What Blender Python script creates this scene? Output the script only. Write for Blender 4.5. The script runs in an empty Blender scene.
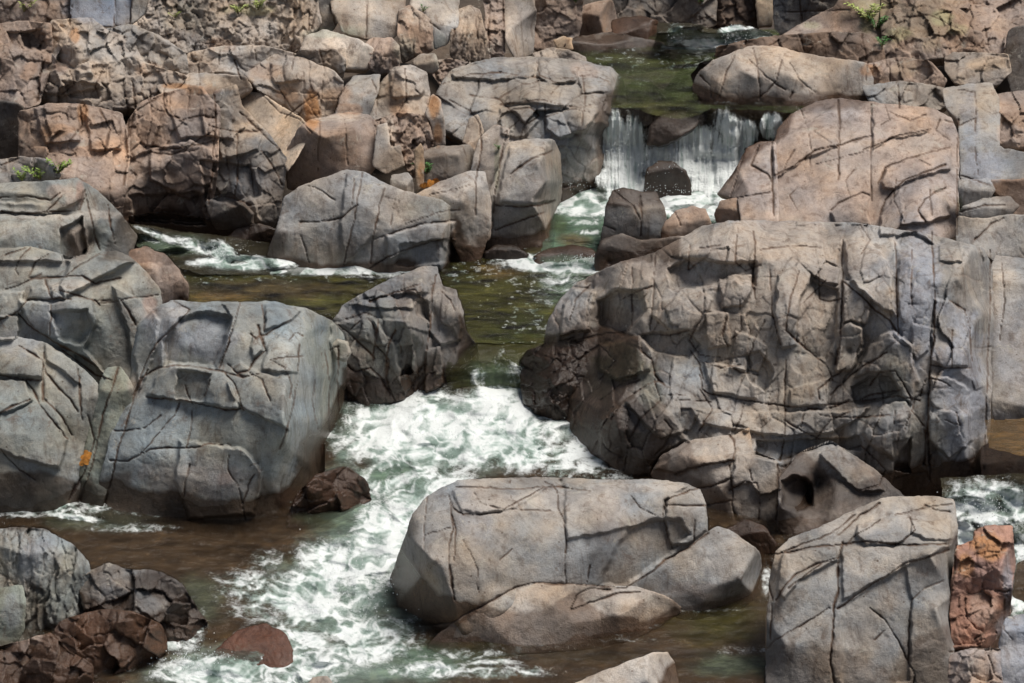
import bpy, math, random
import numpy as np
from mathutils import Vector

# ------------------------------------------------------------------ camera
W, H = 1024, 683
CX, CY = W / 2, H / 2
FPX = 2218.0
CAMZ = 10.2
PITCH = math.radians(24.0)
CAM = np.array([0.0, 0.0, CAMZ])
FWD = np.array([0.0, math.cos(PITCH), -math.sin(PITCH)])
RGT = np.array([1.0, 0.0, 0.0])
UPV = np.array([0.0, math.sin(PITCH), math.cos(PITCH)])

scene = bpy.context.scene
col = scene.collection
rng = random.Random(7)


def rays(px, py):
    a = (np.asarray(px, float) - CX) / FPX
    b = -(np.asarray(py, float) - CY) / FPX
    return FWD + a[..., None] * RGT + b[..., None] * UPV


def at_z(px, py, z):
    r = rays(px, py)
    s = (z - CAMZ) / r[..., 2]
    return CAM + s[..., None] * r


def at_y(px, py, y):
    r = rays(px, py)
    s = y / r[..., 1]
    return CAM + s[..., None] * r


# ------------------------------------------------------------------ noise
def _h(ix, iy, seed):
    ix = ix.astype(np.int64); iy = iy.astype(np.int64)
    h = (ix * 374761393 + iy * 668265263 + seed * 1442695041) & 0xFFFFFFFF
    h = ((h ^ (h >> 13)) * 1274126177) & 0xFFFFFFFF
    h = ((h ^ (h >> 16)) * 2246822519) & 0xFFFFFFFF
    return ((h ^ (h >> 15)) & 0xFFFFFF) / float(0x1000000)


def vnoise(x, y, seed=0):
    ix = np.floor(x); iy = np.floor(y)
    fx = x - ix; fy = y - iy
    fx = fx * fx * fx * (fx * (fx * 6 - 15) + 10); fy = fy * fy * fy * (fy * (fy * 6 - 15) + 10)
    a = _h(ix, iy, seed); b = _h(ix + 1, iy, seed)
    c = _h(ix, iy + 1, seed); d = _h(ix + 1, iy + 1, seed)
    return ((a * (1 - fx) + b * fx) * (1 - fy) + (c * (1 - fx) + d * fx) * fy) * 2 - 1


def fbm(x, y, oct=4, seed=0, gain=0.5):
    s = 0.0; a = 1.0; n = 0.0
    for i in range(oct):
        cs, sn = math.cos(0.6 * i + 0.3), math.sin(0.6 * i + 0.3)
        s = s + a * vnoise((x * cs - y * sn) * 2 ** i + 13.7 * i, (x * sn + y * cs) * 2 ** i - 7.1 * i, seed + i * 17)
        n += a; a *= gain
    return s / n


def voronoi(x, y, seed=0):
    ix = np.floor(x); iy = np.floor(y)
    f1 = np.full(x.shape, 9.0); f2 = np.full(x.shape, 9.0)
    cx = np.zeros(x.shape); cy = np.zeros(x.shape)
    for dx in (-1, 0, 1):
        for dy in (-1, 0, 1):
            gx = ix + dx; gy = iy + dy
            qx = gx + 0.1 + 0.8 * _h(gx, gy, seed); qy = gy + 0.1 + 0.8 * _h(gx, gy, seed + 5)
            d = np.hypot(x - qx, y - qy)
            near = d < f1
            f2 = np.where(near, f1, np.minimum(f2, d))
            cx = np.where(near, qx, cx); cy = np.where(near, qy, cy)
            f1 = np.where(near, d, f1)
    r1 = _h(np.floor(cx * 97), np.floor(cy * 97), seed + 9)
    r2 = _h(np.floor(cx * 97), np.floor(cy * 97), seed + 11)
    r3 = _h(np.floor(cx * 97), np.floor(cy * 97), seed + 12)
    return f1, f2, x - cx, y - cy, r1, r2, r3


def sstep(a, b, x):
    t = np.clip((x - a) / (b - a), 0, 1)
    return t * t * (3 - 2 * t)


def blur(a, s):
    if s <= 0.2:
        return a
    k = int(math.ceil(2.5 * s)); t = np.arange(-k, k + 1)
    w = np.exp(-t * t / (2 * s * s)); w /= w.sum()
    for ax in (0, 1):
        pad = [(0, 0)] * a.ndim; pad[ax] = (k, k)
        p = np.pad(a, pad, mode='edge'); o = np.zeros_like(a)
        n = a.shape[ax]
        for i, wi in enumerate(w):
            o += wi * (p[i:i + n] if ax == 0 else p[:, i:i + n])
        a = o
    return a


# ------------------------------------------------------------------ outlines
def pts(s):
    return [tuple(float(v) for v in p.split(',')) for p in s.split()]


def chaikin(p):
    o = []
    for i in range(len(p)):
        a = np.array(p[i]); b = np.array(p[(i + 1) % len(p)])
        o += [tuple(a * .94 + b * .06), tuple(a * .06 + b * .94)]
    return o


def inside(X, Y, poly):
    m = np.zeros(X.shape, bool)
    n = len(poly)
    for i in range(n):
        x1, y1 = poly[i]; x2, y2 = poly[(i + 1) % n]
        if y1 == y2:
            continue
        c = ((y1 > Y) != (y2 > Y)) & (X < (x2 - x1) * (Y - y1) / (y2 - y1) + x1)
        m ^= c
    return m


def segdist(X, Y, x1, y1, x2, y2):
    dx, dy = x2 - x1, y2 - y1
    t = np.clip(((X - x1) * dx + (Y - y1) * dy) / max(dx * dx + dy * dy, 1e-9), 0, 1)
    return np.hypot(X - x1 - t * dx, Y - y1 - t * dy)


def sdf(X, Y, poly):
    d = np.full(X.shape, 1e9)
    n = len(poly)
    for i in range(n):
        d = np.minimum(d, segdist(X, Y, *poly[i], *poly[(i + 1) % n]))
    return np.where(inside(X, Y, poly), d, -d)


def warp(X, Y):
    """natural wobble of every traced line, the same for all rocks so that neighbours still fit"""
    wx = 1.1 * fbm(X / 17, Y / 17, 3, 101) + 0.7 * fbm(X / 5, Y / 5, 2, 102)
    wy = 1.1 * fbm(X / 17, Y / 17, 3, 103) + 0.7 * fbm(X / 5, Y / 5, 2, 104)
    return X + wx, Y + wy


def nrm(az, el):
    el = el - 12 if el <= 20 else 8 + 72 * (min(el, 90) - 20) ** 1.4 / 50 ** 1.4 if el < 70 else 80 + (el - 70) * .4
    az = math.radians(az * 1.3); el = math.radians(el)
    return np.array([math.sin(az) * math.cos(el), -math.cos(az) * math.cos(el), math.sin(el)])


# ------------------------------------------------------------------ solve log-depth from facet directions
def solve(gx, gy, mask, pinw, pinv, x0, iters):
    """least squares for L with dL/dx = gx, dL/dy = gy on the mask, pins pinw*(L-pinv)^2; conjugate gradients"""
    ex = mask[:, 1:] & mask[:, :-1]
    ey = mask[1:, :] & mask[:-1, :]
    gxe = 0.5 * (gx[:, 1:] + gx[:, :-1]) * ex
    gye = 0.5 * (gy[1:, :] + gy[:-1, :]) * ey

    def A(v):
        o = pinw * v
        d = (v[:, 1:] - v[:, :-1]) * ex
        o[:, 1:] += d; o[:, :-1] -= d
        d = (v[1:, :] - v[:-1, :]) * ey
        o[1:, :] += d; o[:-1, :] -= d
        return o
    b = pinw * pinv
    b[:, 1:] += gxe; b[:, :-1] -= gxe
    b[1:, :] += gye; b[:-1, :] -= gye
    diag = pinw.copy()
    diag[:, 1:] += ex; diag[:, :-1] += ex; diag[1:, :] += ey; diag[:-1, :] += ey
    diag = np.where(mask, np.maximum(diag, 1e-6), 1.0)
    x = x0 * mask
    r = (b - A(x)) * mask
    z = r / diag; p = z.copy(); rz = (r * z).sum(); r0 = rz
    for _ in range(iters):
        Ap = A(p); pa = (p * Ap).sum()
        if pa <= 0:
            break
        al = rz / pa
        x += al * p; r -= al * Ap
        z = r / diag; rn = (r * z).sum()
        if rn < 1e-9 * max(r0, 1e-12) or rn < 1e-14:
            break
        p = z + (rn / rz) * p; rz = rn
    return x


def down2(a):
    h, w = a.shape[0] // 2 * 2, a.shape[1] // 2 * 2
    return 0.25 * (a[0:h:2, 0:w:2] + a[1:h:2, 0:w:2] + a[0:h:2, 1:w:2] + a[1:h:2, 1:w:2])


def pyramid(gx, gy, mask, pinw, pinv, lvl=3):
    if lvl == 0 or min(mask.shape) < 16:
        x0 = np.where(mask, pinv_mean(pinw, pinv), 0)
        return solve(gx, gy, mask, pinw, pinv, x0, 400)
    m = down2(mask.astype(float)); mm = m > 0.2
    s = np.maximum(m, 1e-6)
    cgx = down2(gx * mask) / s * 2; cgy = down2(gy * mask) / s * 2
    pw = down2(pinw) * 4; pv = down2(pinw * pinv) * 4 / np.maximum(pw, 1e-12)
    c = pyramid(cgx, cgy, mm, pw, pv, lvl - 1)
    ys = np.clip((np.arange(mask.shape[0]) - .5) / 2, 0, c.shape[0] - 1)
    xs = np.clip((np.arange(mask.shape[1]) - .5) / 2, 0, c.shape[1] - 1)
    y0 = np.floor(ys).astype(int); x0 = np.floor(xs).astype(int)
    y1 = np.minimum(y0 + 1, c.shape[0] - 1); x1 = np.minimum(x0 + 1, c.shape[1] - 1)
    fy = (ys - y0)[:, None]; fx = (xs - x0)[None, :]
    mf = mm.astype(float) + 1e-9

    def g(a):
        return ((a[y0][:, x0] * (1 - fx) + a[y0][:, x1] * fx) * (1 - fy)
                + (a[y1][:, x0] * (1 - fx) + a[y1][:, x1] * fx) * fy)
    up = g(c * mf) / g(mf)
    return solve(gx, gy, mask, pinw, pinv, np.where(mask, up, 0), 60)


def pinv_mean(pw, pv):
    return float((pw * pv).sum() / max(pw.sum(), 1e-12))


# ------------------------------------------------------------------ mesh from a grid
def mesh_from_grid(name, P, mask, attrs, mat, close=True, thick=None):
    h, w = mask.shape
    idx = -np.ones((h, w), int)
    q = mask[:-1, :-1] & mask[1:, :-1] & mask[:-1, 1:] & mask[1:, 1:]
    used = np.zeros((h, w), bool)
    used[:-1, :-1] |= q; used[1:, :-1] |= q; used[:-1, 1:] |= q; used[1:, 1:] |= q
    n = int(used.sum()); idx[used] = np.arange(n)
    V = P[used]
    a = idx[:-1, :-1][q]; b = idx[:-1, 1:][q]; c = idx[1:, 1:][q]; d = idx[1:, :-1][q]
    F = np.stack([a, d, c, b], 1)
    A = {k: v[used] for k, v in attrs.items()}
    if close and n:
        E = np.concatenate([F[:, [0, 1]], F[:, [1, 2]], F[:, [2, 3]], F[:, [3, 0]]])
        key = np.sort(E, 1); key = key[:, 0] * (n + 1) + key[:, 1]
        u, inv, cnt = np.unique(key, return_inverse=True, return_counts=True)
        be = E[cnt[inv.ravel()] == 1]
        bv = np.unique(be)
        m = len(bv); back = -np.ones(n, int); back[bv] = np.arange(m)
        cen = V.mean(0)
        ext = V.max(0) - V.min(0)
        T = thick if thick else float(np.clip(0.55 * max(ext[0], ext[2]), 0.12, 1.3))
        hd = V[bv][:, :2] / np.linalg.norm(V[bv][:, :2], axis=1, keepdims=True)
        dr = np.concatenate([hd * math.cos(math.radians(36)), np.full((m, 1), -math.sin(math.radians(36)))], 1)
        rings = []
        far = V[bv][:, 1].max()
        for s, t in ((.03, .12), (.12, .45), (.4, .8), (.75, 1.0)):
            p = V[bv] + (cen - V[bv]) * s
            p[:, 1] += (cen[1] - p[:, 1]) * s * .5
            p = p + dr * T * t
            rings.append(p)
        cap = cen + dr.mean(0) * T * 1.02
        allV = [V] + rings + [cap[None]]
        quads = [F]; prev = be.copy()
        for k in range(len(rings)):
            off = n + k * m
            nx = back[be] + off
            quads.append(np.stack([prev[:, 1], prev[:, 0], nx[:, 0], nx[:, 1]], 1))
            prev = nx
        F4 = np.concatenate(quads)
        tri = np.stack([prev[:, 1], prev[:, 0], np.full(len(prev), n + len(rings) * m)], 1)
        V = np.concatenate(allV)
        for k in A:
            e = A[k][bv]
            A[k] = np.concatenate([A[k]] + [e] * len(rings) + [A[k].mean(0)[None]])
    else:
        F4 = F; tri = np.zeros((0, 3), int)
    me = bpy.data.meshes.new(name)
    me.vertices.add(len(V)); me.vertices.foreach_set('co', V.astype(np.float32).ravel())
    nl = F4.size + tri.size
    me.loops.add(nl)
    me.loops.foreach_set('vertex_index', np.concatenate([F4.ravel(), tri.ravel()]).astype(np.int32))
    me.polygons.add(len(F4) + len(tri))
    st = np.concatenate([np.arange(len(F4)) * 4, F4.size + np.arange(len(tri)) * 3])
    me.polygons.foreach_set('loop_start', st.astype(np.int32))
    me.polygons.foreach_set('use_smooth', np.ones(len(F4) + len(tri), bool))
    for k, v in A.items():
        if v.ndim == 2:
            at = me.attributes.new(k, 'FLOAT_COLOR', 'POINT')
            c4 = np.ones((len(v), 4), np.float32); c4[:, :3] = v
            at.data.foreach_set('color', c4.ravel())
        else:
            at = me.attributes.new(k, 'FLOAT', 'POINT')
            at.data.foreach_set('value', v.astype(np.float32))
    me.update(calc_edges=True); me.validate()
    me.materials.append(mat)
    o = bpy.data.objects.new(name, me)
    col.objects.link(o)
    return o


def tag(o, label=None, cat=None, group=None, kind=None):
    if label: o['label'] = label
    if cat: o['category'] = cat
    if group: o['group'] = group
    if kind: o['kind'] = kind
    return o


def recentre(o):
    me = o.data; n = len(me.vertices)
    co = np.empty(n * 3, np.float32); me.vertices.foreach_get('co', co); co = co.reshape(-1, 3)
    c = np.array([co[:, 0].mean(), co[:, 1].mean(), co[:, 2].min()], np.float32)
    me.vertices.foreach_set('co', (co - c).ravel()); me.update()
    o.location = Vector([float(v) for v in c])


# ------------------------------------------------------------------ materials
def newmat(name):
    m = bpy.data.materials.new(name); m.use_nodes = True
    nt = m.node_tree; nt.nodes.clear()
    out = nt.nodes.new('ShaderNodeOutputMaterial')
    b = nt.nodes.new('ShaderNodeBsdfPrincipled')
    nt.links.new(b.outputs[0], out.inputs[0])
    return m, nt, b, out


def nd(nt, t, ins=None, **kw):
    n = nt.nodes.new(t)
    for k, v in kw.items():
        setattr(n, k, v)
    for k, v in (ins or {}).items():
        if hasattr(v, 'is_linked') or isinstance(v, bpy.types.NodeSocket):
            nt.links.new(v, n.inputs[k])
        else:
            n.inputs[k].default_value = v
    return n


def ramp(nt, fac, stops):
    r = nt.nodes.new('ShaderNodeValToRGB'); nt.links.new(fac, r.inputs[0])
    e = r.color_ramp.elements
    while len(e) < len(stops): e.new(0.5)
    for k, (p, c) in enumerate(stops):
        e[k].position = p; e[k].color = (*c, 1) if len(c) == 3 else c
    return r.outputs[0]


def mixc(nt, f, a, b, mode='MIX'):
    n = nt.nodes.new('ShaderNodeMix'); n.data_type = 'RGBA'; n.blend_type = mode
    for s, v in ((0, f), (6, a), (7, b)):
        if isinstance(v, bpy.types.NodeSocket): nt.links.new(v, n.inputs[s])
        else: n.inputs[s].default_value = v if s == 0 else (*v, 1)
    return n.outputs[2]


def rock_material():
    m, nt, b, out = newmat('river_stone')
    tint = nd(nt, 'ShaderNodeAttribute', attribute_name='tint').outputs['Color']
    wet = nd(nt, 'ShaderNodeAttribute', attribute_name='wet').outputs['Fac']
    tc = nd(nt, 'ShaderNodeNewGeometry').outputs['Position']
    n1 = nd(nt, 'ShaderNodeTexNoise', {'Vector': tc, 'Scale': 2.3, 'Detail': 7, 'Roughness': .62}).outputs[0]
    n2 = nd(nt, 'ShaderNodeTexNoise', {'Vector': tc, 'Scale': 14, 'Detail': 8, 'Roughness': .7}).outputs[0]
    n3 = nd(nt, 'ShaderNodeTexNoise', {'Vector': tc, 'Scale': 70, 'Detail': 4, 'Roughness': .75}).outputs[0]
    mp = nd(nt, 'ShaderNodeMapping', {'Vector': tc, 'Scale': (9, 9, 1.2)}).outputs[0]
    n4 = nd(nt, 'ShaderNodeTexNoise', {'Vector': mp, 'Scale': 1.0, 'Detail': 6, 'Roughness': .65, 'Distortion': .6}).outputs[0]
    c = mixc(nt, 1.0, tint, ramp(nt, n1, [(.3, (.66, .66, .68)), (.5, (1, 1, 1)), (.7, (1.2, 1.12, 1.02))]), 'MULTIPLY')
    c = mixc(nt, 1.0, c, ramp(nt, n2, [(.3, (.76, .73, .70)), (.48, (1, 1, 1)), (.7, (1.13, 1.12, 1.1))]), 'MULTIPLY')
    c = mixc(nt, 1.0, c, ramp(nt, n3, [(.28, (.78, .76, .74)), (.5, (1, 1, 1)), (.72, (1.12, 1.12, 1.12))]), 'MULTIPLY')
    c = mixc(nt, 1.0, c, ramp(nt, n4, [(.30, (.60, .54, .50)), (.48, (1, 1, 1))]), 'MULTIPLY')
    # small dark pits
    vor = nd(nt, 'ShaderNodeTexVoronoi', {'Vector': tc, 'Scale': 7.5, 'Randomness': 1.0}).outputs['Distance']
    pit = ramp(nt, vor, [(.045, (.35, .28, .24)), (.085, (1, 1, 1))])
    c = mixc(nt, 0.8, c, pit, 'MULTIPLY')
    # lichen and silt: pale and dark patches with broken edges
    n6 = nd(nt, 'ShaderNodeTexNoise', {'Vector': tc, 'Scale': 4.5, 'Detail': 9, 'Roughness': .78, 'Distortion': .5}).outputs[0]
    c = mixc(nt, ramp(nt, n6, [(.585, (0, 0, 0)), (.64, (.55, .55, .55))]), c, (.42, .39, .33))
    c = mixc(nt, ramp(nt, n6, [(.36, (.6, .6, .6)), (.42, (0, 0, 0))]), c, (.13, .095, .075))
    wetc = mixc(nt, 1.0, c, (.28, .205, .16), 'MULTIPLY')
    cw = nd(nt, 'ShaderNodeMath', {0: wet, 1: .06}, operation='MULTIPLY').outputs[0]
    nt.links.new(cw, b.inputs['Coat Weight']); b.inputs['Coat Roughness'].default_value = .30
    c = mixc(nt, wet, c, wetc)
    nt.links.new(c, b.inputs['Base Color'])
    rr = nd(nt, 'ShaderNodeMapRange', {'Value': wet, 3: .90, 4: .24}).outputs[0]
    nt.links.new(rr, b.inputs['Roughness'])
    nt.links.new(nd(nt, 'ShaderNodeMapRange', {'Value': wet, 3: .25, 4: .42}).outputs[0], b.inputs['Specular IOR Level'])
    add = nd(nt, 'ShaderNodeMath', {0: n2, 1: n3}, operation='ADD').outputs[0]
    bp = nd(nt, 'ShaderNodeBump', {'Height': add, 'Distance': .014, 'Strength': .7})
    nt.links.new(bp.outputs[0], b.inputs['Normal'])
    return m


def water_material(name, alpha=0.85, rough=.07, bump=.03, scale=(3.0, 7.0, 5.0)):
    m, nt, b, out = newmat(name)
    tint = nd(nt, 'ShaderNodeAttribute', attribute_name='tint').outputs['Color']
    foam = nd(nt, 'ShaderNodeAttribute', attribute_name='foam').outputs['Fac']
    tc = nd(nt, 'ShaderNodeNewGeometry').outputs['Position']
    mp = nd(nt, 'ShaderNodeMapping', {'Vector': tc, 'Scale': scale}).outputs[0]
    n1 = nd(nt, 'ShaderNodeTexNoise', {'Vector': mp, 'Scale': 1.6, 'Detail': 6, 'Roughness': .6, 'Distortion': .4}).outputs[0]
    n2 = nd(nt, 'ShaderNodeTexNoise', {'Vector': tc, 'Scale': 38, 'Detail': 5, 'Roughness': .7}).outputs[0]
    n5 = nd(nt, 'ShaderNodeTexNoise', {'Vector': tc, 'Scale': 9, 'Detail': 8, 'Roughness': .72, 'Distortion': .8}).outputs[0]
    wc = mixc(nt, 1.0, tint, ramp(nt, n1, [(.3, (.7, .7, .7)), (.5, (1, 1, 1)), (.72, (1.5, 1.45, 1.3))]), 'MULTIPLY')
    # foam: threshold varies with fine noise
    t = nd(nt, 'ShaderNodeMath', {0: n5, 1: n2}, operation='ADD').outputs[0]
    t = nd(nt, 'ShaderNodeMapRange', {'Value': t, 1: .75, 2: 1.25, 3: -.20, 4: .20}, clamp=False).outputs[0]
    f = nd(nt, 'ShaderNodeMath', {0: foam, 1: t}, operation='ADD').outputs[0]
    ff = nd(nt, 'ShaderNodeMapRange', {'Value': f, 1: .14, 2: .85, 3: 0.0, 4: 1.0}, interpolation_type='SMOOTHSTEP').outputs[0]
    st = nd(nt, 'ShaderNodeAttribute', attribute_name='streak').outputs['Fac']
    fc = ramp(nt, st, [(.10, (.24, .32, .28)), (.40, (.48, .55, .52)), (.75, (.72, .75, .74))])
    c = mixc(nt, ff, wc, fc)
    nt.links.new(c, b.inputs['Base Color'])
    r = nd(nt, 'ShaderNodeMapRange', {'Value': ff, 3: rough, 4: .7}).outputs[0]
    nt.links.new(r, b.inputs['Roughness'])
    b.inputs['IOR'].default_value = 1.33
    dp = nd(nt, 'ShaderNodeAttribute', attribute_name='depth').outputs['Fac']
    da = nd(nt, 'ShaderNodeMapRange', {'Value': dp, 1: 0.0, 2: .55, 3: min(alpha, .30), 4: alpha}).outputs[0]
    al = nd(nt, 'ShaderNodeMapRange', {'Value': ff, 3: da, 4: 1.0}).outputs[0]
    nt.links.new(al, b.inputs['Alpha'])
    hh = nd(nt, 'ShaderNodeMath', {0: n1, 1: n5}, operation='ADD').outputs[0]
    h2 = nd(nt, 'ShaderNodeMath', {0: nd(nt, 'ShaderNodeMath', {0: n2, 1: ff}, operation='MULTIPLY').outputs[0], 1: .45}, operation='MULTIPLY').outputs[0]
    h3 = nd(nt, 'ShaderNodeMath', {0: hh, 1: h2}, operation='ADD').outputs[0]
    bp = nd(nt, 'ShaderNodeBump', {'Height': h3, 'Distance': bump, 'Strength': .8})
    nt.links.new(bp.outputs[0], b.inputs['Normal'])
    return m
# ------------------------------------------------------------------ colours (base colour of the dry stone, and a dark that also paints shade)
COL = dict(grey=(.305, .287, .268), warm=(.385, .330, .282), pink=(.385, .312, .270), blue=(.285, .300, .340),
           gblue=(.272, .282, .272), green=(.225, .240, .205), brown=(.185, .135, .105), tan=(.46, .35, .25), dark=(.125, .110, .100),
           dgrey=(.205, .190, .178), orange=(.42, .21, .085), red=(.34, .20, .155), pale=(.50, .45, .40), cream=(.58, .49, .40),
           dwarm=(.330, .252, .205), moss=(.085, .100, .030), lichen=(.36, .38, .20), rust=(.30, .13, .06), stain=(.105, .065, .045),
           shade_and_dark=(.085, .068, .058), pgreen=(.36, .40, .34))

# guide: how far the ground and the cliffs are (x, y in the survey picture -> metres north of the viewpoint)
GUIDE = [(0, 0, 28.0), (120, 0, 28.0), (250, 0, 28.2), (400, 0, 28.4), (520, 0, 29.6), (560, 20, 31.0), (700, 10, 33.0), (780, 10, 33.0), (860, 5, 31.0), (1000, 0, 31.0),
         (0, 60, 27.0), (120, 60, 27.1), (250, 60, 27.2), (400, 60, 27.3), (500, 55, 28.0),
         (0, 110, 26.2), (120, 110, 26.3), (250, 110, 26.4), (380, 110, 26.3), (440, 120, 26.1),
         (30, 150, 25.8), (120, 160, 25.7), (220, 160, 25.7), (320, 160, 25.6), (400, 160, 25.5), (450, 160, 25.5),
         (130, 225, 25.5), (230, 235, 25.1), (280, 230, 24.6), (360, 265, 23.95), (360, 180, 24.6), (450, 260, 24.0), (450, 185, 24.5),
         (520, 240, 24.4), (530, 145, 25.3), (600, 190, 26.0), (540, 100, 26.7), (600, 75, 27.2), (500, 65, 27.6), (560, 52, 28.6),
         (640, 240, 24.3), (640, 190, 24.7), (640, 50, 29.6), (600, 30, 30.5), (720, 95, 27.0), (780, 100, 26.9), (780, 50, 28.0), (720, 50, 28.9), (850, 90, 26.9),
         (850, 50, 28.4), (900, 70, 28.0), (980, 60, 28.0), (900, 100, 26.6), (980, 100, 26.3), (1010, 60, 28.0), (900, 30, 29.6),
         (850, 215, 23.9), (850, 105, 26.2), (780, 200, 24.3), (720, 220, 24.6), (760, 150, 25.5), (980, 150, 25.2), (980, 200, 24.0), (1000, 240, 23.2), (940, 220, 23.7),
         (700, 235, 22.3), (800, 228, 22.2), (900, 238, 22.1), (980, 255, 22.0), (600, 275, 21.9), (560, 320, 21.7), (640, 300, 21.2), (760, 300, 21.1), (900, 300, 21.0),
         (640, 400, 20.4), (760, 400, 20.2), (900, 400, 20.0), (980, 400, 19.8), (640, 470, 19.7), (900, 480, 19.2), (1010, 350, 20.6), (1010, 470, 19.6),
         (700, 450, 19.6), (720, 500, 19.0), (830, 480, 19.3), (820, 530, 18.6), (750, 540, 18.3), (570, 370, 21.4), (570, 430, 20.8),
         (60, 190, 22.4), (60, 250, 21.6), (150, 270, 21.9), (60, 300, 20.6), (140, 330, 20.3), (60, 400, 19.6), (60, 500, 18.9), (220, 310, 19.9), (220, 400, 19.2), (220, 510, 18.8),
         (330, 340, 20.2), (330, 480, 19.2), (400, 300, 21.5), (400, 390, 21.2), (460, 330, 21.6), (460, 380, 21.4),
         (40, 540, 17.3), (40, 640, 16.6), (140, 590, 17.2), (140, 640, 16.6), (40, 690, 15.6), (600, 640, 16.5), (450, 650, 16.3), (600, 610, 17.0), (860, 690, 15.6), (860, 600, 16.1), (860, 520, 16.8), (980, 600, 16.4), (980, 690, 15.5), (620, 690, 15.6),
         (450, 560, 18.0), (600, 540, 18.2), (700, 580, 17.6), (700, 610, 17.0), (300, 690, 15.8), (1010, 560, 16.7)]
GP = np.array(GUIDE, float)


def guide_y(px, py):
    px = np.asarray(px, float); py = np.asarray(py, float)
    num = 0; den = 0
    for x, y, v in GP:
        w = 1.0 / (((px - x) ** 2 + (2.0 * (py - y)) ** 2) + 60.0) ** 2
        num = num + w * v; den = den + w
    return num / den


CR = []


def cracks(w, s):
    for line in s.strip().split('\n'):
        p = pts(line)
        for a, b in zip(p[:-1], p[1:]):
            CR.append((w, a, b))


BL = []


def blobs(c, s):
    for b in s.split():
        BL.append((COL[c], [float(v) for v in b.split(',')]))


WETP = []


def wetarea(s, k=1.0):
    WETP.append((k, pts(s)))


ROCK = rock_material()
STATS = []


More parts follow.
